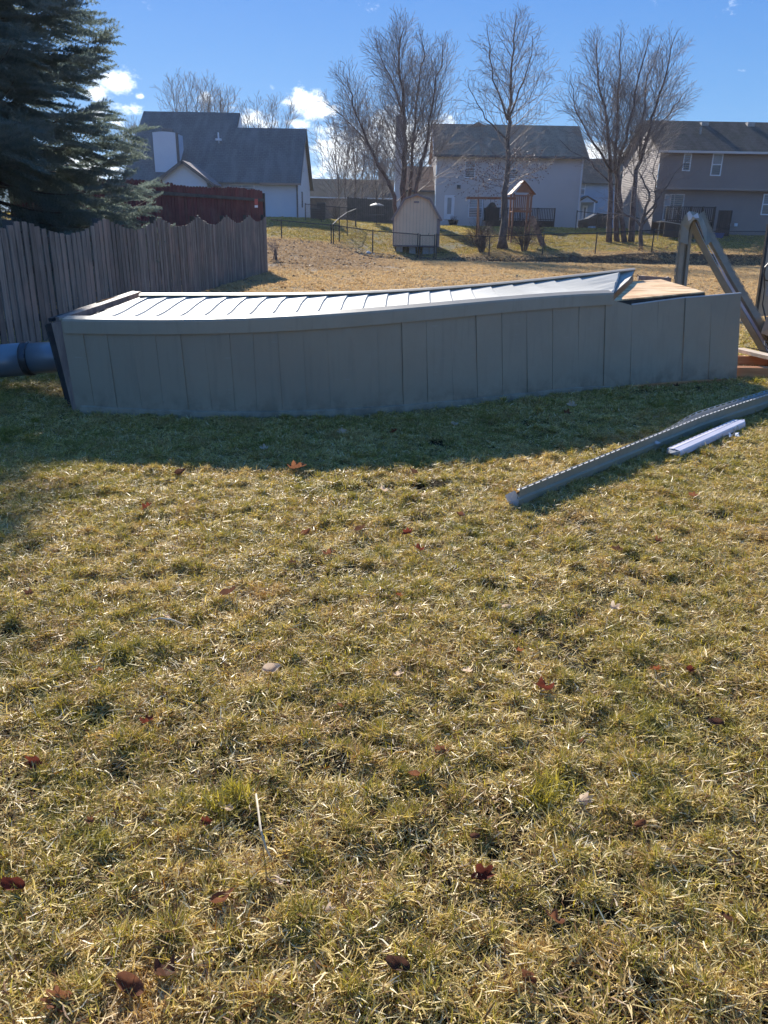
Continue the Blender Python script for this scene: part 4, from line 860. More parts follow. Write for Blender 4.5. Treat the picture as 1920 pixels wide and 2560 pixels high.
    stem.mesh('boughs', M['bark'], o)
build_spruce()
# ------------------------------------------------------------------ houses
def lap_wall(name, m, parent, a, b, z0, prof, course=.125, proud=.034):
    """lapped siding between plan points a,b; prof(z)->(u0,u1) as distances along a->b"""
    a = np.array(a, float); b = np.array(b, float); L = np.linalg.norm(b-a); u = (b-a)/L; n = np.array([u[1], -u[0]]); mb = MB(); z = z0; top = prof('top')
    while z < top-.01:
        z1 = min(z+course, top); l0, h0 = prof(z); l1, h1 = prof(z1)
        if h0-l0 < .02: break
        pt = lambda s_, o_, zz: (a[0]+u[0]*s_+n[0]*o_, a[1]+u[1]*s_+n[1]*o_, zz)
        mb.add([pt(l0, proud, z), pt(h0, proud, z), pt(h1, 0, z1), pt(l1, 0, z1), pt(l0, 0, z), pt(h0, 0, z)], [(0, 1, 2, 3), (4, 5, 1, 0)]); z = z1
    return mb.build(name, m, parent)
def rect_prof(L, top): return lambda z: top if z == 'top' else (0, L)
def gable_prof(L, eave, peak, pk): # peak position pk along L
    def f(z):
        if z == 'top': return peak
        if z <= eave: return (0, L)
        k = (z-eave)/(peak-eave); return (pk*k, L-(L-pk)*k)
    return f
def window(parent, x0, x1, z0, z1, y, ny=-1, mid=True, pane='glass', top='glasslt', fr='white', axis='x', wx=0, name='window', grid=0):
    """axis x: in a wall facing the camera at depth y. axis y: in a side wall at x=wx spanning x0..x1 as depths."""
    w_ = .07; m = MB(); d0, d1 = (.0, .06)
    def bx(a0, a1, c0, c1, o0, o1, mb):
        if axis == 'x': mb.box((a0, y-o1, c0), (a1, y-o0, c1))
        else: mb.box((min(wx+ny*o0, wx+ny*o1), a0, c0), (max(wx+ny*o0, wx+ny*o1), a1, c1))
    bx(x0-w_, x0, z0-w_, z1+w_, .0, .06, m); bx(x1, x1+w_, z0-w_, z1+w_, .0, .06, m); bx(x0, x1, z1, z1+w_, .0, .06, m); bx(x0, x1, z0-w_, z0, .0, .065, m)
    zm = (z0+z1)/2
    if mid: bx(x0, x1, zm-.03, zm+.03, .0, .045, m)
    for g in range(grid): xx = x0+(x1-x0)*(g+1)/(grid+1); bx(xx-.02, xx+.02, z0, z1, .0, .04, m)
    f = m.build(name, M[fr], parent)
    if mid:
        p1 = MB(); bx(x0, x1, z0, zm-.03, .0, .022, p1); p1.build('pane', M[pane], f); p2 = MB(); bx(x0, x1, zm+.03, z1, .0, .026, p2); p2.build('pane', M[top], f)
    else:
        p1 = MB(); bx(x0, x1, z0, z1, .0, .022, p1); p1.build('pane', M[pane], f)
    return f
def wpx(parent, x0, x1, y0, y1, D, **k):
    a = P(x0, y1, D); b = P(x1, y0, D); return window(parent, a[0], b[0], a[2], b[2], D, **k)
def slab(parent, pts, th, m, name='roof'):
    return recalc(MB().prism(pts, (0, 0, -th)).build(name, m, parent))
# --- house A (dark roofs, pale siding) -------------------------------------------------------
DH = 62.; eL = P(312, 445, DH); eR = P(745, 455, DH); zg = 1.7; zev = 4.56; xl, xr, yf, yb_ = -19.5, -6.85, DH, DH+9.4
HA = empty('dark_roof_house', (-13, DH, zg), 'pale sided house with steep dark shingle roofs of two heights behind the red fence', 'house')
lap_wall('front_wall', M['sidingA'], HA, (xl, yf), (xr, yf), zg, rect_prof(xr-xl, zev))
zr1 = P(773, 322, 66.7)[2]; yr1 = 66.7; zr2 = P(480, 280, 68.6)[2]; yr2 = 68.6
lap_wall('gable_wall', M['sidingA'], HA, (xr, yf), (xr, yb_), zg, gable_prof(yb_-yf, zev, zr1-.15, yr1-yf))
lap_wall('gable_wall', M['sidingA'], HA, (xl, yb_+1), (xl, yf), zg, gable_prof(yb_+1-yf, zev, zr2-.15, yb_+1-yr2))
xs_ = P(592, 300, 67)[0]
slab(HA, [(xs_, yf-.4, zev-.12), (xr+.25, yf-.4, zev-.12), (xr+.25, yr1, zr1), (xs_, yr1, zr1)], .12, M['roofA'])
slab(HA, [(xs_, yb_+.4, zev-.12), (xs_, yr1+.01, zr1), (xr+.25, yr1+.01, zr1), (xr+.25, yb_+.4, zev-.12)], .12, M['roofA'])
slab(HA, [(xl-.25, yf-.4, zev-.11), (xs_-.005, yf-.4, zev-.11), (xs_-.005, yr2, zr2), (xl-.25, yr2, zr2)], .12, M['roofA'])
slab(HA, [(xl-.25, yb_+1.4, zev-.11), (xl-.25, yr2+.01, zr2), (xs_-.005, yr2+.01, zr2), (xs_-.005, yb_+1.4, zev-.11)], .12, M['roofA'])
k_ = (zr2-(zev-.11))/(yr2-yf+.4)
MB().add([(xs_+.02, yr1-.3, zev-.11+k_*(yr1-.3-yf+.4)-.15), (xs_+.02, yr2, zr2-.1), (xs_+.02, yb_, zev), (xs_+.02, yr1, zr1-.1)], [(0, 1, 2, 3)]).build('upper_gable', M['sidingA'], HA)
m = MB(); m.box((xl-.3, yf-.50, zev-.26), (-17.0, yf-.40, zev-.13)); m.box((-9.6, yf-.50, zev-.26), (xr+.28, yf-.40, zev-.13)); m.build('gutter', M['sidingC'], HA)
m = MB(); m.bar((xr+.27, yf-.45, zev-.2), (xr+.27, yr1, zr1-.08), .04, .22); m.bar((xr+.27, yr1, zr1-.08), (xr+.27, yb_+.4, zev-.2), .04, .22); m.build('rake_board', M['dtrim'], HA)
m = MB(); m.box((xr-.09, yf-.10, zg), (xr+.02, yf-.003, zev-.2)); m.build('corner_downspout', M['dtrim'], HA)
a = P(394, 440, 62.9); b_ = P(442, 330, 62.9)
m = MB(); m.box((a[0], 62.4, 4.2), (b_[0], 64.6, b_[2]-.10)); n_ = 8; poly = [(a[0]+(b_[0]-a[0])*i/n_, 62.4, b_[2]-.10+.07*math.sin(math.pi*i/n_)) for i in range(n_+1)]; m.prism(poly, (0, 2.2, 0)); recalc(m.build('chimney_chase', M['whitewall'], HA))
m = MB(); m.box((b_[0]+.004, 62.39, 4.2), (b_[0]+.16, 62.6, b_[2]-.1)); m.build('chase_trim', M['dtrim'], HA)
m = MB(); m.box((a[0]+.45, 63.2, b_[2]+.03), (b_[0]-.45, 63.8, b_[2]+.25)); m.build('flue_cap', M['dtrim'], HA)
# projecting gable bay
yg = 59.; pk = P(458, 401, yg); gl = P(405, 452, yg); gr = P(517, 452, yg); zge = P(517, 446, yg)[2]
lap_wall('bay_wall', M['sidingA'], HA, (gl[0], yg), (gr[0], yg), zg, gable_prof(gr[0]-gl[0], zge, pk[2]-.12, pk[0]-gl[0]))
lap_wall('bay_wall', M['sidingA'], HA, (gr[0], yg), (gr[0], yf), zg, rect_prof(yf-yg, zge))
sl = (pk[2]-zge)/(pk[0]-gl[0]); ol = .55
slab(HA, [(gl[0]-ol, yg-.35, zge-sl*ol+.04), (pk[0], yg-.35, pk[2]), (pk[0], 63.6, pk[2]), (gl[0]-ol, 62.2, zge-sl*ol+.04)], .10, M['roofA'])
sr = (pk[2]-zge)/(gr[0]-pk[0])
slab(HA, [(pk[0]+.004, yg-.35, pk[2]), (gr[0]+ol, yg-.35, zge-sr*ol+.04), (gr[0]+ol, 62.2, zge-sr*ol+.04), (pk[0]+.004, 63.6, pk[2])], .10, M['roofA_lit'])
m = MB(); m.bar((gl[0]-ol, yg-.38, zge-sl*ol-.06), (pk[0], yg-.38, pk[2]-.1), .04, .2); m.bar((pk[0], yg-.38, pk[2]-.1), (gr[0]+ol, yg-.38, zge-sr*ol-.06), .04, .2); m.build('rake_board', M['dtrim'], HA)
wpx(HA, 462, 500, 468, 500, yg, mid=False)
wpx(HA, 577, 634, 463, 492, DH, mid=False, pane='glasslt', grid=1)
window(HA, 66.0, 66.5, P(770, 430, 66.2)[2], P(770, 383, 66.2)[2], 0, ny=1, axis='y', wx=xr, fr='white')
window(HA, 64.6, 65.1, 2.9, 3.9, 0, ny=1, axis='y', wx=xr, fr='dtrim')
a = P(546, 340, 65.2); MB().tube([(a[0], 65.2, a[2]-.5), (a[0], 65.2, a[2]+.25)], .06, 8).build('vent_pipe', M['white'], HA)
MB().box((a[0]-.22, 65.05, a[2]-.32), (a[0]+.22, 65.4, a[2]-.18)).build('vent_flashing', M['white'], HA)
# --- house B (grey siding, brown roof) -------------------------------------------------------
D2 = 67.; zb = 1.62; xL = P(1089, 480, D2)[0]; xR = P(1452, 480, D2)[0]; zE = P(1270, 386, D2)[2]; ridge = P(1270, 312, D2+4.2); yR = D2+4.2
HB = empty('grey_two_storey_house', ((xL+xR)/2, D2, zb), 'two storey grey sided house with a brown shingle roof behind the oak tree', 'house')
lap_wall('front_wall', M['sidingB'], HB, (xL, D2), (xR, D2), zb-.3, rect_prof(xR-xL, zE), .125)
lap_wall('gable_wall', M['sidingB'], HB, (xR, D2), (xR, D2+8.4), zb-.3, gable_prof(8.4, zE, ridge[2]-.12, 4.2), .125)
lap_wall('gable_wall', M['sidingB'], HB, (xL, D2+8.4), (xL, D2), zb-.3, gable_prof(8.4, zE, ridge[2]-.12, 4.2), .125)
slab(HB, [(xL-.25, D2-.4, zE-.12), (xR+.3, D2-.4, zE-.12), (xR+.3, yR, ridge[2]), (xL-.25, yR, ridge[2])], .12, M['roofB'])
slab(HB, [(xL-.25, D2+8.8, zE-.12), (xL-.25, yR+.01, ridge[2]), (xR+.3, yR+.01, ridge[2]), (xR+.3, D2+8.8, zE-.12)], .12, M['roofB'])
MB().box((xL-.25, D2-.50, zE-.28), (xR+.3, D2-.40, zE-.12)).build('gutter', M['dtrim'], HB)
m = MB(); m.box((xR-.14, D2-.10, zb), (xR-.04, D2-.02, zE-.28)); m.build('downspout', M['white'], HB)
m = MB(); m.bar((xL-.27, D2-.4, zE-.2), (xL-.27, yR, ridge[2]-.09), .04, .2); m.build('rake_board', M['white'], HB)
a = P(1195, 306, yR); recalc(MB().prism([(a[0]-.7, yR-.4, a[2]-.35), (a[0]+.7, yR-.4, a[2]-.35), (a[0], yR-.4, a[2]+.03)], (0, .8, 0)).build('ridge_cricket', M['roofB'], HB))
wpx(HB, 1163, 1188, 395, 443, D2); wpx(HB, 1272, 1296, 398, 446, D2); wpx(HB, 1172, 1206, 497, 542, D2); wpx(HB, 1250, 1264, 500, 540, D2)
a = P(1109, 548, D2); b_ = P(1137, 488, D2)
dr = MB().box((a[0], D2-.07, a[2]), (b_[0], D2-.018, b_[2])).build('door', M['white'], HB); MB().box((a[0]+.25, D2-.085, a[2]+.4), (b_[0]-.25, D2-.071, b_[2]-.2)).build('pane', M['glasslt'], dr)
a = P(1142, 472, D2); MB().box((a[0], D2-.2, a[2]), (a[0]+.28, D2-.02, a[2]+.28)).build('wall_vent', M['dtrim'], HB)
# left wing and chimney
wl0 = P(988, 480, D2+1.5)[0]; zW = P(1060, 473, D2+1.5)[2]; zWr = P(1060, 416, D2+5)[2]
lap_wall('wing_wall', M['sidingB'], HB, (wl0, D2+1.5), (xL-.02, D2+1.5), zb-.3, rect_prof(xL-.02-wl0, zW), .125)
slab(HB, [(wl0, D2+1.1, zW-.1), (xL-.03, D2+1.1, zW-.1), (xL-.03, D2+5, zWr), (wl0, D2+5, zWr)], .12, M['roofB'])
slab(HB, [(wl0, D2+8.8, zW-.1), (wl0, D2+5.01, zWr), (xL-.03, D2+5.01, zWr), (xL-.03, D2+8.8, zW-.1)], .12, M['roofB'])
MB().box((wl0, D2+1.0, zW-.24), (xL-.03, D2+1.09, zW-.1)).build('gutter', M['dtrim'], HB)
ca = P(986, 520, D2+.6); cb = P(1012, 294, D2+.6); Lc = cb[0]-ca[0]
lap_wall('chimney_face', M['sidingB'], HB, (ca[0], D2+.4), (cb[0], D2+.4), zb-.3, rect_prof(Lc, cb[2]), .125)
m = MB(); m.box((ca[0]+.01, D2+.405, zb-.3), (cb[0]-.01, D2+2.2, cb[2]-.01)); m.build('chimney_core', M['sidingC'], HB)
m = MB(); m.box((ca[0]-.05, D2+.33, cb[2]), (cb[0]+.05, D2+2.25, cb[2]+.10)); m.box((ca[0]+.3, D2+.9, cb[2]+.10), (cb[0]-.3, D2+1.5, cb[2]+.3)); m.build('chimney_cap', M['dtrim'], HB)
# --- house C (taupe, charcoal roof) ----------------------------------------------------------
D3 = 57.; zc = 1.55; x3 = P(1641, 470, D3)[0]; x3r = 36.; zE3 = P(1780, 375, D3)[2]; yR3 = D3+4.3; rd3 = P(1750, 303, yR3)
HC = empty('taupe_two_storey_house', (x3+8, D3, zc), 'taupe two storey house with charcoal roof and jutting upper floor at the right', 'house')
zj = P(1780, 471, D3)[2]
lap_wall('upper_wall', M['sidingC'], HC, (x3, D3), (x3r, D3), zj, rect_prof(x3r-x3, zE3), .125)
lap_wall('lower_wall', M['sidingC'], HC, (x3, D3+.5), (x3r, D3+.5), zc-.4, rect_prof(x3r-x3, zj), .125)
MB().box((x3, D3-.02, zj-.12), (x3r, D3+.48, zj-.002)).build('overhang_soffit', M['sidingC'], HC)
lap_wall('gable_wall', M['sidingC'], HC, (x3, D3+8.6), (x3, D3), zc-.4, gable_prof(8.6, zE3, rd3[2]-.12, 4.3), .125)
slab(HC, [(x3-.3, D3-.4, zE3-.1), (x3r, D3-.4, zE3-.1), (x3r, yR3, rd3[2]), (x3-.3, yR3, rd3[2])], .12, M['roofC'])
slab(HC, [(x3-.3, D3+9, zE3-.1), (x3-.3, yR3+.01, rd3[2]), (x3r, yR3+.01, rd3[2]), (x3r, D3+9, zE3-.1)], .12, M['roofC'])
MB().box((x3-.3, D3-.50, zE3-.24), (x3r, D3-.40, zE3-.1)).build('gutter', M['sidingB'], HC)
wpx(HC, 1707, 1727, 387, 425, D3); wpx(HC, 1777, 1806, 386, 437, D3); wpx(HC, 1903, 1935, 488, 535, D3+.5)
wpx(HC, 1657, 1709, 488, 548, D3+.5, mid=False, grid=1, pane='glass', fr='sidingB'); wpx(HC, 1661, 1676, 489, 513, D3+.46, mid=False, pane='glasslt', fr='sidingB', name='blind')
a = P(1751, 330, D3+2.2); MB().tube([(a[0], D3+2.2, a[2]-.5), (a[0], D3+2.2, a[2]+.32)], .07, 8).build('vent_pipe', M['concrete'], HC)
for px in (1757, 1872): a = P(px+3, 310, yR3-.5); MB().box((a[0]-.25, yR3-.75, a[2]-.35), (a[0]+.25, yR3-.3, a[2]+.10)).build('roof_vent', M['concrete'], HC)
for px in (1823, 1840): a = P(px, 562, D3+.4); MB().box((a[0]-.1, D3+.38, a[2]-.1), (a[0]+.1, D3+.48, a[2]+.1)).build('dryer_vent', M['white'], HC)
# deck of house C
DK = empty('dark_deck', (x3+1, D3-2, zc), 'dark stained wooden deck with railing against the taupe house', 'deck')
zd = P(1720, 560, D3-2)[2]
def deck(root, x0, x1, y0, y1, ztop, zbot, step_=.13, open_=False):
    MB().box((x0, y0, ztop), (x1, y1, ztop+.05)).build('deck_floor', M['deck'], root)
    MB().bar((x0, y0+.05, ztop+.95), (x1, y0+.05, ztop+.95), .12, .05).build('handrail', M['deck'], root)
    MB().bar((x0, y0+.05, ztop+.15), (x1, y0+.05, ztop+.15), .05, .06).build('handrail', M['deck'], root)
    x = x0+.05; m = MB()
    while x < x1: m.box((x, y0, ztop+.055), (x+.06, y0+.035, ztop+.92)); x += step_
    o = m.build('balusters', M['deck'], root); o['kind'] = 'stuff'
    x = x0
    while x <= x1+.01:
        MB().box((x-.05, y0-.05, zbot), (x+.05, y0-.003, ztop+1.0)).build('deck_post', M['deck'], root); x += (x1-x0)/4
    m = MB(); m.box((x0, y0+.06, zbot), (x1, y0+.09, ztop-.005)); m.build('skirt', M['deck'], root)
a = P(1663, 560, D3-2.4); b_ = P(1782, 560, D3-2.4); deck(DK, a[0], b_[0], D3-2.4, D3+.45, P(1720, 556, D3-2.4)[2], 1.2)
DK2 = empty('wooden_screen', P(1795, 575, D3-1), 'dark wooden screen wall right of the deck by the blue bin', 'screen')
DK2.location.z = 1.3
a = P(1790, 575, D3-1); b_ = P(1815, 526, D3-1); x = a[0]
while x < b_[0]+.4: MB().box((x, D3-1, 1.3), (x+.12, D3-.97, b_[2])).build('board', M['deck'], DK2); x += .135
bn = P(1795, 573, D3-1.6); BB = empty('blue_bin', bn, 'small bright blue plastic bin beside the deck of the taupe house', 'bin'); BB.location.z = tzf(bn[0], D3-1.6)
z_ = BB.location.z; x, y = bn[0], bn[1]
recalc(MB().hexa([(x-.32, y-.2, z_), (x+.32, y-.2, z_), (x+.32, y+.2, z_), (x-.32, y+.2, z_)], [(x-.38, y-.24, z_+.3), (x+.38, y-.24, z_+.3), (x+.38, y+.24, z_+.3), (x-.38, y+.24, z_+.3)]).build('tub', M['bluebin'], BB)); MB().box((x-.4, y-.26, z_+.3), (x+.4, y+.26, z_+.34)).build('lid', M['bluebin'], BB)
a = P(1650, 552, D3-4); b_ = P(1742, 567, D3-4)
RL = empty('sloping_pole', (a+b_)/2, 'long pale metal pole slanting in front of the dark deck', 'pole'); MB().tube([a, b_], .025, 8).build('pole_tube', M['concrete'], RL); MB().tube([a, (a[0], a[1], tzf(a[0], a[1]))], .02, 6).build('leg', M['concrete'], RL); MB().tube([b_, (b_[0], b_[1], tzf(b_[0], b_[1]))], .02, 6).build('leg', M['concrete'], RL)
# --- house D (blue, with porch gable, between B and C) ----------------------------------------
D4 = 92.; z4 = 1.65
HD = empty('blue_house', (P(1510, 520, D4)[0], D4, z4), 'distant blue grey house with a small gabled porch seen between the grey and taupe houses', 'house')
a = P(1425, 455, D4); b_ = P(1640, 455, D4); zt = a[2]; lap_wall('front_wall', M['sidingD'], HD, (a[0], D4), (b_[0], D4), z4, rect_prof(b_[0]-a[0], zt), .14)
rt4 = P(1500, 397, D4+5)[2]; slab(HD, [(a[0]-.3, D4-.4, zt-.1), (b_[0]+.3, D4-.4, zt-.1), (b_[0]+.3, D4+5, rt4), (a[0]-.3, D4+5, rt4)], .12, M['roofC']); slab(HD, [(a[0]-.3, D4+10, zt-.1), (a[0]-.3, D4+5.01, rt4), (b_[0]+.3, D4+5.01, rt4), (b_[0]+.3, D4+10, zt-.1)], .12, M['roofC'])
wpx(HD, 1448, 1463, 458, 486, D4); wpx(HD, 1560, 1578, 458, 486, D4)
pk = P(1469, 489, D4-2); pl_ = P(1444, 504, D4-2); pr_ = P(1495, 504, D4-2)
slab(HD, [(pl_[0], D4-2, pl_[2]), (pk[0], D4-2, pk[2]), (pk[0], D4-.02, pk[2]), (pl_[0], D4-.02, pl_[2])], .12, M['roofC'], 'porch_roof'); slab(HD, [(pk[0]+.004, D4-2, pk[2]), (pr_[0], D4-2, pr_[2]), (pr_[0], D4-.02, pr_[2]), (pk[0]+.004, D4-.02, pk[2])], .12, M['roofC'], 'porch_roof')
MB().prism([(pl_[0]+.2, D4-1.9, pl_[2]-.05), (pr_[0]-.2, D4-1.9, pl_[2]-.05), (pk[0], D4-1.9, pk[2]-.15)], (0, .1, 0)).build('porch_gable', M['sidingD'], HD)
for xx in (pl_[0]+.25, pr_[0]-.35): MB().box((xx, D4-1.9, z4), (xx+.12, D4-1.78, pl_[2]-.05)).build('porch_post', M['white'], HD)
a = P(1453, 553, D4); b_ = P(1469, 514, D4); dr = MB().box((a[0], D4-.08, z4), (b_[0], D4-.02, b_[2])).build('door', M['white'], HD); MB().box((a[0]+.2, D4-.1, z4+.5), (b_[0]-.2, D4-.081, b_[2]-.2)).build('pane', M['glass'], dr)
# --- house E (far dark roof behind the thicket) -----------------------------------------------
D5 = 100.
HE = empty('far_brown_house', (P(800, 500, D5)[0], D5, 1.7), 'far low house with a dark roof and brown wall half hidden by the bare thicket', 'house')
a = P(745, 492, D5); b_ = P(985, 492, D5); MB().box((a[0], D5, 1.6), (b_[0], D5+8, a[2])).build('wall', M['brickfar'], HE); zt = a[2]; rt5 = P(800, 447, D5+4)[2]
slab(HE, [(a[0], D5-.5, zt), (b_[0], D5-.5, zt), (b_[0], D5+4, rt5), (a[0], D5+4, rt5)], .15, M['roofC']); slab(HE, [(a[0], D5+8.5, zt), (a[0], D5+4.01, rt5), (b_[0], D5+4.01, rt5), (b_[0], D5+8.5, zt)], .15, M['roofC'])
MB().box((a[0], D5-.6, zt-.12), (b_[0], D5-.51, zt+.02)).build('gutter', M['white'], HE)
a = P(946, 420, D5+3); b_ = P(959, 408, D5+3); MB().box((a[0], D5+3, rt5-1), (b_[0], D5+3.8, b_[2])).build('chimney', M['sidingC'], HE)
# ------------------------------------------------------------------ gambrel shed on blocks
D6 = 48.6; sh = [P(982, 612, D6), P(1099, 613, D6)]; x0, x1 = P(982, 600, D6)[0], P(1098, 600, D6)[0]; z0 = P(1040, 613, D6)[2]; zs = P(982, 545, D6)[2]
SH = empty('barn_shed', ((x0+x1)/2, D6, tzf((x0+x1)/2, D6)), 'small beige gambrel roofed barn shed raised on blocks behind the black fence gate', 'shed')
kn = P(1005, 500, D6); kz = kn[2]; pkz = P(1040, 487, D6)[2]; xc = (x0+x1)/2; kx = xc-x0-(kn[0]-x0)*1.0
gp = [(x0, z0), (x1, z0), (x1, zs), (xc+kx*.78, kz+.06), (xc, pkz), (xc-kx*.78, kz+.06), (x0, zs)]
xg = x0; k = 0
def ztop_shed(x):
    t = abs(x-xc); a_, b2 = kx*.78, (x1-x0)/2
    return pkz+(kz+.06-pkz)*t/a_ if t < a_ else (kz+.06)+(zs-kz-.06)*(t-a_)/(b2-a_)
npn = 14
for i in range(npn):
    a_, b2 = x0+(x1-x0)*i/npn+.004, x0+(x1-x0)*(i+1)/npn-.004
    mids = [v for v in (xc-kx*.78, xc, xc+kx*.78) if a_ < v < b2]; top = [(v, ztop_shed(v)) for v in [b2]+mids[::-1]+[a_]]
    recalc(MB().prism([(a_, D6, z0), (b2, D6, z0)]+[(v, D6, z_) for v, z_ in top], (0, .02, 0)).build('wall_panel', M['shedwall'], SH))
MB().prism([(x, D6+.021, z_) for x, z_ in gp], (0, .02, 0)).build('backing', M['plydark'], SH)
LS = 3.6
lap = MB(); lap.box((x1-.03, D6+.042, z0), (x1, D6+LS, zs)); lap.build('side_wall', M['shedwall'], SH); MB().box((x0, D6+.042, z0), (x0+.03, D6+LS, zs)).build('side_wall', M['shedwall'], SH); MB().prism([(x, D6+LS, z_) for x, z_ in gp], (0, .03, 0)).build('rear_wall', M['shedwall'], SH)
MB().box((x0+.031, D6+.042, z0), (x1-.031, D6+LS-.01, z0+.1)).build('floor', M['plydark'], SH)
rp_ = [(x0-.10, zs-.06), (xc-kx*.78-.05, kz+.12), (xc, pkz+.08), (xc+kx*.78+.05, kz+.12), (x1+.10, zs-.06)]
for (xa, za), (xb, zb_) in zip(rp_, rp_[1:]): slab(SH, [(xa, D6-.14, za), (xb, D6-.14, zb_), (xb, D6+LS+.1, zb_), (xa, D6+LS+.1, za)], .06, M['shedroof'], 'roof_panel')
m = MB()
for (xa, za), (xb, zb_) in zip(rp_, rp_[1:]): m.bar((xa, D6-.16, za-.06), (xb, D6-.16, zb_-.06), .03, .11)
m.build('fascia', M['shedtrim'], SH)
MB().box((x1-.17, D6-.022, z0), (x1+.012, D6-.003, zs)).build('corner_board', M['shedtrim'], SH); MB().box((x0-.012, D6-.022, z0), (x0+.05, D6-.003, zs)).build('corner_board', M['shedtrim'], SH); MB().box((x0, D6-.02, z0-.09), (x1, D6+.1, z0-.004)).build('skid', M['shedtrim'], SH)
a = P(1040, 505, D6)
MB().box((xc-.18, D6-.02, a[2]-.05), (xc+.12, D6-.003, a[2]+.05)).build('gable_vent', M['whitein'] if False else M['shedtrim'], SH)
MB().box((x1+.1, D6+.1, zs-.10), (x1+.28, D6+.9, zs-.06)).build('side_shelf', M['white'], SH)
tz_ = tzf(xc, D6)
for i, xx in enumerate((x0+.22, x0+1.0, x0+1.8, x1-.55)):
    for yy_ in (D6+.15, D6+LS-.4): MB().box((xx, yy_, tzf(xx, yy_)-.05), (xx+.38, yy_+.2, z0-.092)).build('support_block', M['concrete'], SH)
# ------------------------------------------------------------------ playset
D7 = 52.
def p7(x, y, d=0): return P(x, y, D7+d)
gz = tzf(p7(1300, 580)[0], D7)
PSo = empty('playset', (p7(1310, 580)[0], D7, gz), 'reddish wooden swing set with a small gable roofed tower behind the oak tree', 'playset')
for px in (1286, 1330):
    for dy in (0, 1.3): a = p7(px, 483); MB().box((a[0]-.05, D7+dy, gz-.05), (a[0]+.05, D7+dy+.1, a[2])).build('tower_post', M['cedar'], PSo)
zt = p7(1310, 484)[2]; pk = p7(1308, 449)[2]; xa, xb = p7(1278, 480)[0], p7(1339, 480)[0]; xm = p7(1308, 480)[0]
for k in range(6):
    f0, f1 = k/6, (k+.92)/6
    for s0, s1 in ((xa, xm), (xb, xm)):
        A0 = np.array([s0+(s1-s0)*f0, 0, zt-.05+(pk-zt)*f0]); A1 = np.array([s0+(s1-s0)*f1, 0, zt-.05+(pk-zt)*f1])
        recalc(MB().hexa([A0+[0, D7-.2, 0], A1+[0, D7-.2, 0], A1+[0, D7+1.7, 0], A0+[0, D7+1.7, 0]], [A0+[0, D7-.2, .03], A1+[0, D7-.2, .03], A1+[0, D7+1.7, .03], A0+[0, D7+1.7, .03]]).build('roof_board', M['cedar'], PSo))
MB().prism([(xa+.25, D7-.1, zt+.05), (xb-.25, D7-.1, zt+.05), (xm, D7-.1, pk-.12)], (0, .03, 0)).build('gable_panel', M['cedar'], PSo)
a = p7(1166, 495); b_ = p7(1290, 496); MB().bar(a, b_, .10, .14).build('swing_beam', M['cedar'], PSo)
for s_ in (-.9, .9): MB().bar(p7(1196, 495)+np.array([0, 0, 0]), (p7(1196, 495)[0]+.1, D7+s_, gz), .09, .09).build('swing_leg', M['cedar'], PSo)
zf_ = p7(1308, 530)[2]; MB().box((p7(1284, 500)[0], D7, zf_), (p7(1332, 500)[0], D7+1.4, zf_+.06)).build('platform', M['cedar'], PSo)
for k in range(9): x = p7(1288+k*4.7, 500)[0]; MB().box((x, D7-.03, zf_+.1), (x+.07, D7-.005, zf_+.95)).build('railing_slat', M['cedar'], PSo)
for z_ in (zf_+.95, zf_+.06): MB().bar((p7(1284, 500)[0], D7-.05, z_), (p7(1332, 500)[0], D7-.05, z_), .03, .09).build('railing_rail', M['cedar'], PSo)
MB().bar(p7(1328, 540), (p7(1352, 590)[0], D7-1.2, tzf(p7(1352, 590)[0], D7-1.2)), .45, .05).build('slide', M['cedar'], PSo)
for px in (1218, 1246):
    m = MB(); t_ = p7(px, 498); [m.tube([(t_[0]+s_, D7, t_[2]), (t_[0]+s_, D7, gz+.55)], .012, 4) for s_ in (-.22, .22)]; m.box((t_[0]-.24, D7-.1, gz+.5), (t_[0]+.24, D7+.1, gz+.54)); m.build('swing', M['cable'], PSo)
# deck of house B
DK3 = empty('brown_deck', (P(1330, 560, D2-2.5)[0], D2-2.5, zb), 'dark wooden deck with balusters behind the playset at the grey house', 'deck')
a = P(1215, 560, D2-2.5); b_ = P(1384, 560, D2-2.5); deck(DK3, a[0], b_[0], D2-2.5, D2-.02, P(1300, 553, D2-2.5)[2], zb-.2)
gr_ = P(1228, 545, D2-1.5); GR = empty('covered_grill', gr_, 'black covered barbecue grill on the deck left of the oak trunk', 'grill'); zz_ = P(1300, 553, D2-2.5)[2]+.05
GR.location.z = zz_; x, y = gr_[0], gr_[1]
recalc(MB().hexa([(x-.55, y-.3, zz_), (x+.55, y-.3, zz_), (x+.55, y+.3, zz_), (x-.55, y+.3, zz_)], [(x-.6, y-.3, zz_+.9), (x+.6, y-.3, zz_+.9), (x+.6, y+.3, zz_+.9), (x-.6, y+.3, zz_+.9)]).build('cabinet', M['black'], GR)); m = MB(); m.prism([(x-.4+.8*i/8, y-.28, zz_+.9+.42*math.sin(math.pi*i/8)) for i in range(9)], (0, .56, 0)); recalc(m.build('hood', M['black'], GR))
# planter
pp = P(1133, 556, D2-.8); PL = empty('planter_pot', pp, 'dark planter pot standing right of the white door', 'planter'); z_ = tzf(pp[0], pp[1]); PL.location.z = z_
MB().tube([(pp[0], pp[1], z_), (pp[0], pp[1], z_+.45), (pp[0], pp[1], z_+.5)], [.26, .42, .44], 14).build('pot', M['deck'], PL); sg = Segs(); r9 = random.Random(2)
for _ in range(24): grow(sg, np.array([pp[0]+r9.uniform(-.2, .2), pp[1], z_+.45]), unit(np.array([r9.gauss(0, .5), r9.gauss(0, .5), 1])), .4, .012, 1, r9, dict(PS, max=1))
sg.mesh('dry_stems', M['bark'], PL)
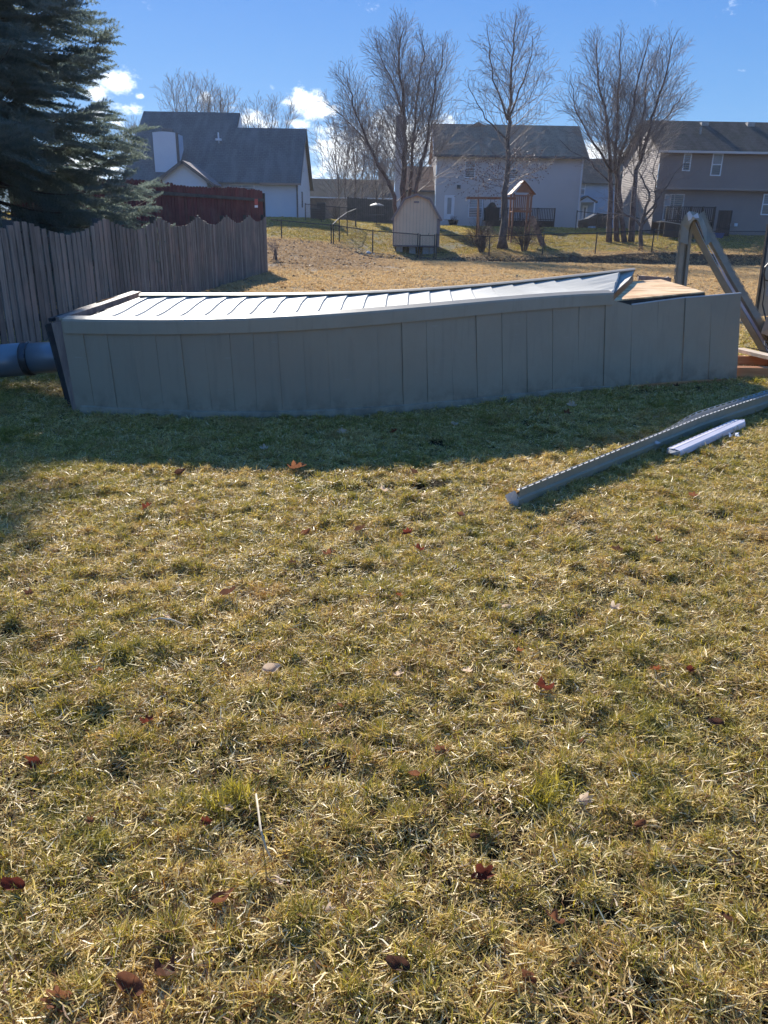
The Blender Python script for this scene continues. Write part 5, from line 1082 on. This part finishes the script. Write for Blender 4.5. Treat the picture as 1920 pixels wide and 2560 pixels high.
# parked car
D8 = 80.; cz = tzf(P(1475, 560, D8)[0], D8); a = P(1443, 570, D8); b_ = P(1528, 570, D8); PC = empty('parked_car', (a[0]+2, D8, cz), 'dark car with a pale edged windscreen parked beside the blue house', 'car')
L_ = b_[0]-a[0]; pro = [(0, .25), (0, .72), (.5, .88), (.95, .95), (1.7, 1.38), (2.7, 1.42), (3.4, 1.02), (L_, .85), (L_, .3)]
recalc(MB().prism([(a[0]+x, D8, cz+z_) for x, z_ in pro], (0, 1.7, 0)).build('body', M['carpaint'], PC))
MB().prism([(a[0]+x, D8-.01, cz+z_) for x, z_ in ((1.15, .98), (1.75, 1.32), (2.65, 1.36), (3.2, 1.0))], (0, .008, 0)).build('side_window', M['glass'], PC); MB().bar((a[0]+.95, D8-.01, cz+.96), (a[0]+1.72, D8-.01, cz+1.40), .03, .05).build('pillar_trim', M['white'], PC); MB().bar((a[0]+1.72, D8-.01, cz+1.42), (a[0]+2.7, D8-.01, cz+1.45), .03, .04).build('roof_trim', M['white'], PC)
for xx in (.75, L_-.8):
    for yy_ in (-.02, 1.55): MB().tube([(a[0]+xx, D8+yy_, cz+.32), (a[0]+xx, D8+yy_+.18, cz+.32)], .32, 16).build('wheel', M['cable'], PC)
# things by house A: air conditioner, bin
for i, (px, py, w_, h_, nm, cat, lab) in enumerate([(790, 555, .8, .75, 'air_conditioner', 'air conditioner', 'dark air conditioner unit at the foot of the white gable wall'), (803, 553, .6, 1.15, 'wheelie_bin', 'bin', 'tall black bin with a lid beside the air conditioner')]):
    a = P(px, py, 60.5); z_ = tzf(a[0], a[1]); o = empty(nm, (a[0], a[1], z_), lab, cat)
    recalc(MB().hexa([(a[0]-w_*.45, a[1], z_), (a[0]+w_*.45, a[1], z_), (a[0]+w_*.45, a[1]+w_, z_), (a[0]-w_*.45, a[1]+w_, z_)], [(a[0]-w_*.5, a[1], z_+h_), (a[0]+w_*.5, a[1], z_+h_), (a[0]+w_*.5, a[1]+w_, z_+h_), (a[0]-w_*.5, a[1]+w_, z_+h_)]).build('casing', M['black'], o)); MB().box((a[0]-w_*.54, a[1]-.05, z_+h_), (a[0]+w_*.54, a[1]+w_+.04, z_+h_+.07)).build('lid', M['dtrim'], o)
    for g in range(5): MB().box((a[0]-w_*.42, a[1]-.03, z_+.12+g*h_/6), (a[0]+w_*.42, a[1]-.012, z_+.15+g*h_/6)).build('louvre' if i == 0 else 'rib', M['dtrim'], o)
# garden table set behind dog run
a = P(942, 556, 60.); z_ = tzf(a[0], 60.); TB = empty('patio_table', (a[0], 60, z_), 'round patio table with pole standing in front of the dark board fence', 'table')
MB().tube([(a[0], 60, z_), (a[0], 60, z_+2.0)], .03, 8).build('pole', M['black'], TB); MB().tube([(a[0], 60, z_+.7), (a[0], 60, z_+.74)], .55, 18).build('table_top', M['dtrim'], TB); MB().tube([(a[0], 60, z_), (a[0], 60, z_+.08)], .28, 14).build('base', M['black'], TB); MB().tube([(a[0], 60, z_+1.3), (a[0], 60, z_+1.36), (a[0], 60, z_+1.5)], [.55, .5, .12], 14).build('shade', M['dtrim'], TB)
# dark board fence between house A and B
BFc = empty('dark_board_fence', P(930, 545, 64.5), 'dark board fence standing behind the patio table between the two nearer houses', 'fence'); a = P(868, 550, 64.5); b_ = P(988, 550, 64.5); x = a[0]; BFc.location.z = 1.6
while x < b_[0]: z_ = tzf(x, 64.5); MB().box((x, 64.5, z_), (x+.15, 64.52, z_+1.75+.02*math.sin(x*9))).build('board', M['rail'], BFc); x += .158
# ------------------------------------------------------------------ black chain link fence
def chain(root, pts, posts, heights, mesh_h=None):
    """pts: list of plan (x,y,ztop,zbot)"""
    for (x, y, zt_, zb_) in posts: MB().tube([(x, y, zb_-.1), (x, y, zt_+.03)], .036, 7).build('post', M['linkfence'], root); MB().tube([(x, y, zt_+.03), (x, y, zt_+.05), (x, y, zt_+.08)], [.036, .034, .01], 7).build('post_cap', M['linkfence'], root)
    for a, b in zip(pts, pts[1:]): MB().tube([(a[0], a[1], a[2]), (b[0], b[1], b[2])], .028, 6).build('top_rail', M['linkfence'], root)
    m = MB(); sp = .09
    for a, b in zip(pts, pts[1:]):
        L = math.hypot(b[0]-a[0], b[1]-a[1]); n = int(L/sp); h = (a[2]-a[3]+b[2]-b[3])/2; k = h/L
        for i in range(-int(h/sp)-1, n+1):
            for s_ in (1, -1):
                t0, t1 = i*sp/L, (i*sp+h)/L; c0, c1 = max(0, t0), min(1, t1)
                if c1 <= c0: continue
                def at(t):
                    v = (t-t0)/(t1-t0); v = v if s_ > 0 else 1-v; zb_ = a[3]+(b[3]-a[3])*t+.04; zt_ = a[2]+(b[2]-a[2])*t; return (a[0]+(b[0]-a[0])*t, a[1]+(b[1]-a[1])*t, zb_+(zt_-zb_)*v)
                p, q_ = np.array(at(c0)), np.array(at(c1)); d_ = np.array([0, .0, .0035]); m.add([p-d_, q_-d_, q_+d_, p+d_], [(0, 1, 2, 3)])
    o = m.build('wire_mesh', M['linkfence'], root); o['kind'] = 'stuff'
FD = 46.
fpx = [(676, 549), (703, 551), (828, 563)]
def fpts(l): return [(lambda p: (p[0], p[1], p[2], tzf(p[0], p[1])-.02))(P(x, y, FD)) for x, y in l]
CF1 = empty('chain_link_fence', P(760, 600, FD), 'short run of black chain link fence between the weathered fence and the corner post', 'fence', 'black chain link fences'); pA = fpts(fpx); chain(CF1, pA, pA[1:], None)
CF2 = empty('chain_link_fence', P(930, 620, FD), 'black chain link fence sloping from the corner post to the gate by the shed', 'fence', 'black chain link fences'); pB = fpts([(833, 563), (932, 577), (1045, 586)]); chain(CF2, pB, pB, None)
CF3 = empty('chain_link_fence', P(1500, 630, FD), 'long black chain link fence running right from the gate past the birch', 'fence', 'black chain link fences'); pC = fpts([(1092, 587), (1225, 591), (1360, 586), (1493, 583), (1636, 575), (1766, 578), (1930, 579), (2080, 580)]); chain(CF3, pC, pC, None)
gt = fpts([(1050, 588), (1087, 589)]); GT = empty('fence_gate', (gt[0][0]+.4, FD, gt[0][3]), 'narrow black chain link gate right in front of the beige shed', 'gate')
chain(GT, gt, gt, None); MB().tube([(gt[0][0], FD, gt[0][3]+.1), (gt[1][0], FD, gt[0][3]+.1)], .02, 6).build('bottom_rail', M['linkfence'], GT); MB().tube([(gt[0][0], FD, gt[0][3]+.7), (gt[1][0], FD, gt[0][3]+.7)], .02, 6).build('middle_rail', M['linkfence'], GT); MB().tube([(gt[0][0]+.45, FD-.03, gt[0][2]), (gt[0][0]+.5, FD-.03, gt[0][2]+.12)], .015, 5).build('latch', M['linkfence'], GT)
CF4 = empty('chain_link_fence', P(870, 560, 53), 'black chain link fence climbing away from the corner post toward the thicket', 'fence', 'black chain link fences')
pD = []
for (px, py, D) in ((831, 562, 46.1), (848, 545, 48.5), (868, 531, 52), (890, 522, 57)): p = P(px, py, D); pD.append((p[0], p[1], p[2], tzf(p[0], p[1])))
chain(CF4, pD, pD[1:], None)
CF5 = empty('dog_run_fence', P(820, 530, 58), 'tall black chain link dog run standing beside the white house gable', 'fence'); pE = []
for (px, py, D) in ((763, 510, 58.5), (803, 514, 58.2), (848, 518, 57.6), (889, 521, 57.1)): p = P(px, py, D); pE.append((p[0], p[1], p[2], tzf(p[0], p[1])))
chain(CF5, pE, pE, None)
CF6 = empty('chain_link_fence', P(1470, 540, 60), 'far black chain link panel beside the parked car', 'fence', 'black chain link fences'); pF = []
for (px, py) in ((1443, 528), (1494, 534), (1545, 537), (1640, 553)): p = P(px, py, 60); pF.append((p[0], p[1], p[2], tzf(p[0], p[1])))
chain(CF6, pF, pF, None)
# ------------------------------------------------------------------ litter, rocks, debris
rr = random.Random(77); m = MB(); cols = ['litter_brown', 'litter_tan']
ML = [mat('litter_brown', (.10, .055, .035), (.06, .035, .025), 4, rough=.8), mat('litter_tan', (.34, .26, .20), (.25, .18, .13), 4, rough=.7)]
def litter(n, fx, fy):
    for _ in range(n):
        x, y = fx(), fy(); z_ = tzf(x, y)+.02; a = rr.random()*6.28; s_ = rr.uniform(.05, .10); up_ = rr.uniform(.01, .06)
        c, q_ = math.cos(a)*s_, math.sin(a)*s_; m.add([(x-c, y-q_, z_), (x+q_*.6, y-c*.6, z_+up_), (x+c, y+q_, z_), (x-q_*.6, y+c*.6, z_+up_)], [(0, 1, 2, 3)], 0 if rr.random() < .72 else 1)
litter(1400, lambda: rr.uniform(-1, 22), lambda: 45.4+rr.gauss(0, .55)); litter(700, lambda: rr.uniform(-7, 0), lambda: 45.0+rr.gauss(0, .9)); litter(500, lambda: rr.uniform(-5.5, -.5), lambda: rr.uniform(30, 44)); litter(300, lambda: rr.uniform(-3, 18), lambda: rr.uniform(22, 44))
o = m.build('leaf_litter', ML, None); tag(o, 'brown leaf litter gathered in the ditch along the black fence', kind='stuff')
def rock(loc, s_, label, cat='rock', nm='pale_rock', mt='whitein', grp='pale rocks by the fence'):
    r_ = random.Random(int(loc[0]*1000)); V = []; F = []; n = 7
    for j, (rad, z_) in enumerate(((.8, 0), (1, .45), (.6, .9))):
        for k in range(n): a = k*6.283/n+j*.3; q_ = rad*r_.uniform(.8, 1.15); V.append((loc[0]+s_*q_*math.cos(a), loc[1]+s_*q_*math.sin(a), loc[2]+s_*z_*r_.uniform(.85, 1.1)))
    for j in range(2):
        for k in range(n): F.append((j*n+k, j*n+(k+1) % n, (j+1)*n+(k+1) % n, (j+1)*n+k))
    F.append(tuple(2*n+k for k in range(n))); o = MB().add(V, F).build(nm, M[mt], None, loc=loc); tag(o, label, cat, grp); return o
for px, py, D, s_, lab in ((921, 625, 45.6, .16, 'largest pale rock left of the chain link post near the shed'), (935, 628, 45.6, .09, 'small grey rock touching the fence post left of the shed'), (957, 622, 46.4, .09, 'small pale rock just right of the post left of the shed'), (820, 617, 45.2, .08, 'white stone at the foot of the fence corner post'), (840, 620, 45.0, .07, 'white stone in the litter right of the corner post')):
    p = P(px, py, D); p[2] = tzf(p[0], p[1])-.02; rock(p, s_, lab)
# crumpled scraps near the trim
def scrap(px, py, s_, lab, seed, mt='whitein', zoff=.06):
    p = G(px, py); r_ = random.Random(seed); n = 5; V = []; F = []
    for i in range(n):
        for j in range(n): V.append((p[0]+s_*(i/(n-1)-.5)+r_.gauss(0, s_*.12), p[1]+s_*(j/(n-1)-.5)*.8+r_.gauss(0, s_*.12), zoff+abs(r_.gauss(0, s_*.28))))
    for i in range(n-1):
        for j in range(n-1): a = i*n+j; F.append((a, a+n, a+n+1, a+1))
    o = MB().add(V, F).build('crumpled_scrap', M[mt], None, loc=(p[0], p[1], 0)); tag(o, lab, 'scrap', 'crumpled scraps on the grass')
scrap(1832, 1110, .075, 'crumpled pale scrap on the grass below the short lavender piece', 1); scrap(1838, 1092, .04, 'tiny pale scrap just right of the short lavender piece', 2)
scrap(1632, 1133, .06, 'pale crumpled scrap between the long strip and the short piece', 3); scrap(1648, 1128, .03, 'tiny white scrap touching the left end of the short piece', 4); scrap(105, 940, .06, 'small bright white scrap in front of the flue pipe', 5)
# ------------------------------------------------------------------ fallen leaves
def leafmat(name, c1, c2):
    m = mat(name, c1, c2, 30, rough=.7, spec=.15, bump=.3, bsc=60); t = NT(m.node_tree); nt = m.node_tree; b = nt.nodes['Principled BSDF']; out = nt.nodes['Material Output']
    tr = t.n('ShaderNodeBsdfTranslucent'); src = b.inputs['Base Color'].links[0].from_socket; t.put(tr.inputs[0], src); mx = t.n('ShaderNodeMixShader'); mx.inputs[0].default_value = .45
    nt.links.new(b.outputs[0], mx.inputs[1]); nt.links.new(tr.outputs[0], mx.inputs[2]); nt.links.new(mx.outputs[0], out.inputs[0]); return m
LM = {'red': leafmat('leaf_red', (.17, .042, .025), (.10, .028, .018)), 'brown': leafmat('leaf_brown', (.26, .11, .055), (.16, .07, .04)), 'pale': leafmat('leaf_pale', (.60, .45, .33), (.72, .58, .44)), 'orange': leafmat('leaf_orange', (.30, .11, .05), (.22, .07, .03)), 'dark': leafmat('leaf_dark', (.13, .06, .04), (.08, .045, .03))}
def leaf_mesh(kind, v):
    r_ = random.Random(v*7+3); n = 34; V = [(0, 0, 0)]; lob = 3 if v != 2 else 1
    for k in range(n):
        a = k*2*math.pi/n; rad = .5*(1+.20*math.cos(a)) if v == 2 else .42*(1+.22*math.cos((5 if v == 0 else 7)*a)+.12*math.cos(a))*(1+.06*math.sin(11*a))
        V.append((rad*math.cos(a)*1.15, rad*math.sin(a)*(.62 if v == 2 else .8), 0))
    V2 = [(x*.5, y*.5, 0) for (x, y, _) in V[1:]]; V = V+V2; c1, c2 = r_.uniform(.8, 1.5), r_.uniform(.2, .8)
    V = [(x, y*math.cos(abs(y)*c1), c1*y*y*2.4+c2*x*x*1.3+.10*math.sin(9*x+v)*abs(y)*2+.05*math.sin(13*y+5*x)) for (x, y, _) in V]
    F = [(0, n+1+k, n+1+(k+1) % n) for k in range(n)]+[(n+1+k, 1+k, 1+(k+1) % n, n+1+(k+1) % n) for k in range(n)]
    me = bpy.data.meshes.new('leaf'); b0 = len(V); me.from_pydata(V, [], F); me.materials.append(LM[kind]); me.polygons.foreach_set('use_smooth', [True]*len(F)); me.update(); return me
LMESH = {(k, v): leaf_mesh(k, v) for k in LM for v in range(3)}
# px, py, size px, colour, shape, steepness, label  (pixel = where the leaf lies on the lawn)
LV = [(677, 1700, 52, 'pale', 2, .5, 'curled brown leaf with a pale edge left of the centre of the lawn'), (995, 1712, 30, 'pale', 0, .6, 'pale whitish leaf standing on edge near the middle of the lawn'), (1168, 1703, 32, 'pale', 1, .5, 'torn white leaf right of the middle of the lawn'),
      (1357, 1750, 60, 'red', 0, .7, 'large dark red leaf lying alone right of centre'), (1637, 1698, 32, 'orange', 1, .6, 'orange brown leaf, left one of the pair at the right of the lawn'), (1722, 1700, 34, 'red', 2, .4, 'reddish leaf, right one of the pair at the right of the lawn'),
      (368, 1832, 44, 'red', 1, .4, 'rusty red leaf in the left part of the lawn'), (90, 1935, 46, 'red', 0, .9, 'upright red leaf near the left edge of the photo'), (1098, 1905, 42, 'brown', 1, .8, 'brown leaf with a pale rim standing on edge at the centre'),
      (1035, 1970, 46, 'brown', 2, 1.0, 'reddish brown leaf tilted up below the centre leaf'), (570, 2055, 42, 'pale', 2, .4, 'brown leaf with a white edge by the bright green tuft'), (519, 2087, 36, 'red', 1, .8, 'bright red lobed leaf below the bright green tuft'),
      (1455, 2030, 44, 'pale', 1, .7, 'pale twisted leaf in the right lower lawn'), (1208, 2220, 60, 'red', 0, .6, 'dark red leaf low on the lawn right of centre'), (50, 2250, 54, 'red', 2, .5, 'dark red leaf at the lower left edge'),
      (553, 2287, 62, 'brown', 2, .5, 'folded reddish brown leaf in the lower left lawn'), (1383, 2335, 50, 'brown', 0, .6, 'brown leaf in the lower right lawn'), (690, 2240, 40, 'pale', 1, .5, 'pale pinkish leaf in the lower middle lawn'),
      (818, 2305, 34, 'pale', 0, .4, 'white flecked leaf low in the middle of the lawn'), (410, 2470, 74, 'dark', 0, .5, 'big dark brown leaf near the bottom of the photo'), (325, 2492, 70, 'brown', 2, .5, 'brown leaf with a pale rim next to the big dark one'),
      (150, 2535, 70, 'brown', 1, .5, 'brown leaf cut by the bottom left of the photo'), (1000, 2450, 56, 'dark', 2, .6, 'dark curled leaf near the bottom centre'), (740, 1188, 52, 'brown', 1, .4, 'large lobed brown leaf lying at the shadow edge left of centre'),
      (856, 1095, 30, 'pale', 1, .9, 'white lobed leaf in the shade in front of the chimney'), (663, 1140, 26, 'pale', 0, .8, 'small whitish leaf in the shade near the shadow edge'), (984, 1090, 26, 'orange', 1, .4, 'rusty leaf in the shade in front of the chimney'),
      (1133, 1070, 20, 'pale', 2, .4, 'small flat pale leaf in the shade right of the rusty leaf'), (1428, 1032, 28, 'pale', 1, 1.0, 'upright tan leaf in the shade below the right half of the chimney'), (1415, 1048, 22, 'brown', 0, .7, 'tan leaf just below the upright one in the shade'),
      (367, 1290, 34, 'red', 1, .9, 'small rusty leaf standing at the upper left of the lawn'), (450, 1200, 34, 'dark', 2, .5, 'dark curled leaf by the shadow edge at the left'), (1034, 1198, 28, 'dark', 2, .8, 'dark leaf with a white rim at the shadow edge'),
      (958, 1243, 30, 'pale', 0, .5, 'whitish curled leaf below the shadow edge right of centre'), (897, 1346, 32, 'dark', 2, 1.2, 'dark narrow leaf standing upright in the sunny upper lawn'), (1020, 1352, 32, 'red', 1, .8, 'bright red leaf right of the narrow upright leaf'),
      (1046, 1392, 34, 'red', 0, .5, 'red leaf slightly below the bright red one'), (762, 1353, 32, 'brown', 2, .5, 'brown leaf left of the narrow upright leaf'), (820, 1404, 36, 'brown', 0, .5, 'larger brown leaf in the upper middle lawn'),
      (730, 1426, 26, 'dark', 1, .6, 'small dark leaf left of the larger brown one'), (567, 1512, 44, 'dark', 2, 1.3, 'tall narrow dark leaf standing up left of centre'), (1262, 1540, 26, 'pale', 2, .9, 'small pale upright leaf in the sunny middle lawn'),
      (1535, 1543, 40, 'pale', 0, .4, 'pale flat leaf with dark underside right of the middle'), (1540, 1395, 34, 'dark', 1, .5, 'dark leaf in the upper right lawn'), (1643, 1372, 30, 'brown', 0, .5, 'brown leaf near the right edge of the upper lawn'),
      (1151, 1308, 28, 'brown', 2, .8, 'brown leaf below the left end of the long trim strip'), (1730, 1255, 28, 'brown', 1, .6, 'small brown leaf below the long trim strip at right'), (1296, 1650, 24, 'orange', 0, .6, 'small orange leaf in the right middle lawn'),
      (998, 1510, 24, 'orange', 1, .6, 'tiny orange leaf in the centre of the sunny lawn'), (1788, 1835, 36, 'dark', 2, .5, 'dark leaf at the right edge of the lawn'), (75, 1505, 28, 'dark', 0, .6, 'small dark leaf near the left edge of the lawn'),
      (420, 1565, 24, 'pale', 2, .3, 'thin pale curved leaf in the left sunny lawn'), (1800, 1035, 22, 'pale', 2, .3, 'thin pale leaf lying beside the right end of the short lavender trim piece'), (1690, 975, 18, 'dark', 0, .5, 'small dark leaf against the foot of the chimney near its right end'), (640, 1960, 24, 'dark', 0, .7, 'tiny dark leaf just above the pale dry grass stalk'), (850, 1790, 22, 'brown', 1, .7, 'small brown leaf in the middle of the lawn below the tall pale leaf pair'), (1590, 2090, 30, 'brown', 2, .6, 'small brown leaf in the right half, below the large dark red leaf'), (230, 2080, 26, 'brown', 0, .6, 'small brown leaf at the left, below the upright red leaf'), (1810, 2330, 34, 'dark', 1, .6, 'dark leaf near the lower right edge of the photo'), (930, 2060, 22, 'dark', 1, .6, 'tiny dark leaf between the pale stalk and the tilted reddish leaf'), (1320, 2480, 40, 'brown', 2, .5, 'brown leaf at the bottom of the photo right of centre'), (250, 1700, 22, 'brown', 1, .7, 'small brown leaf in the left lawn above the rusty red leaf'), (1450, 1880, 22, 'brown', 0, .6, 'small brown leaf above and right of the twisted pale leaf'), (1180, 2120, 26, 'dark', 2, .6, 'small dark leaf above the dark red leaf low on the lawn')]
rl = random.Random(8)
for (px, py, sz, kd, v, st_, lab) in LV:
    p = G(px, py); dist = math.sqrt(p[0]**2+p[1]**2+CAMH**2); s_ = sz*dist/1923*.82
    o = bpy.data.objects.new('fallen_leaf', LMESH[(kd, v)]); C.objects.link(o); o.location = (p[0], p[1], tzf(p[0], p[1])+.036+s_*.22*math.sin(min(st_, 1.2))); o.scale = (s_, s_, s_)
    o.rotation_euler = (st_*rl.choice([1, 1, -.6]), rl.uniform(-.4, .4), rl.uniform(-.5, .5)+rl.choice([0, math.pi]))
    tag(o, lab or 'small dry brown or dark leaf half sunk in the matted grass', 'leaf', 'fallen leaves on the lawn')
# pale stalks
MS = mat('dry_stalk', (.66, .56, .40), (.54, .44, .30), 20, rough=.5)
def stalk(pts, lab, r_=.0028, z=.05):
    w_ = [G(x, y, z+.03+z*math.sin(i)) for i, (x, y) in enumerate(pts)]; o = MB().tube(resample(w_, 14), [r_]*13+[r_*.4], 5).build('dry_stalk', MS, None, loc=w_[0]); tag(o, lab, 'stalk')
stalk([(640, 1985), (645, 2020), (652, 2075), (665, 2120), (680, 2150)], 'long pale dry grass stalk lying upright in the lower left lawn'); stalk([(372, 1552), (400, 1545), (430, 1549), (460, 1562)], 'pale curved stalk arching over the grass in the left middle lawn', .0035)
# bright green tufts
tf = blades(420, .12, .04, .10, .003, .005, 1.0, 99, .01, 3)
for (px, py, lab) in ((560, 2030, 'bright green tuft of grass with a white edged leaf at its foot'), (1900, 962, 'sunlit green grass tuft against the orange lumber'), (1380, 2000, 'small green grass tuft in the right lower lawn')):
    p = G(px, py); me = np_mesh('grass_tuft', *tf[:3], mats=[GM], col=tf[3]+np.array([.6, 0, .2, 0])); o = bpy.data.objects.new('grass_tuft', me); C.objects.link(o); o.location = (p[0], p[1], 0); o.rotation_euler = (0, 0, px); tag(o, lab, 'grass tuft', 'green grass tufts')
# ------------------------------------------------------------------ thin volume added for the lens glare haze
hb = MB().box((-420, -70, -3.0), (420, 920, 24.0)).build('veil', None, None); hb.data.materials.clear()
hm = bpy.data.materials.new('veil'); hm.use_nodes = True; t = NT(hm.node_tree); hm.node_tree.nodes.remove(hm.node_tree.nodes['Principled BSDF'])
pv = t.n('ShaderNodeVolumePrincipled'); pv.inputs['Density'].default_value = VEIL; pv.inputs['Color'].default_value = (.86, .91, 1, 1); pv.inputs['Anisotropy'].default_value = .3
hm.node_tree.links.new(pv.outputs[0], hm.node_tree.nodes['Material Output'].inputs['Volume']); hb.data.materials.append(hm)
tag(hb, 'added thin pale lens-glare haze over the yards', kind='stuff')
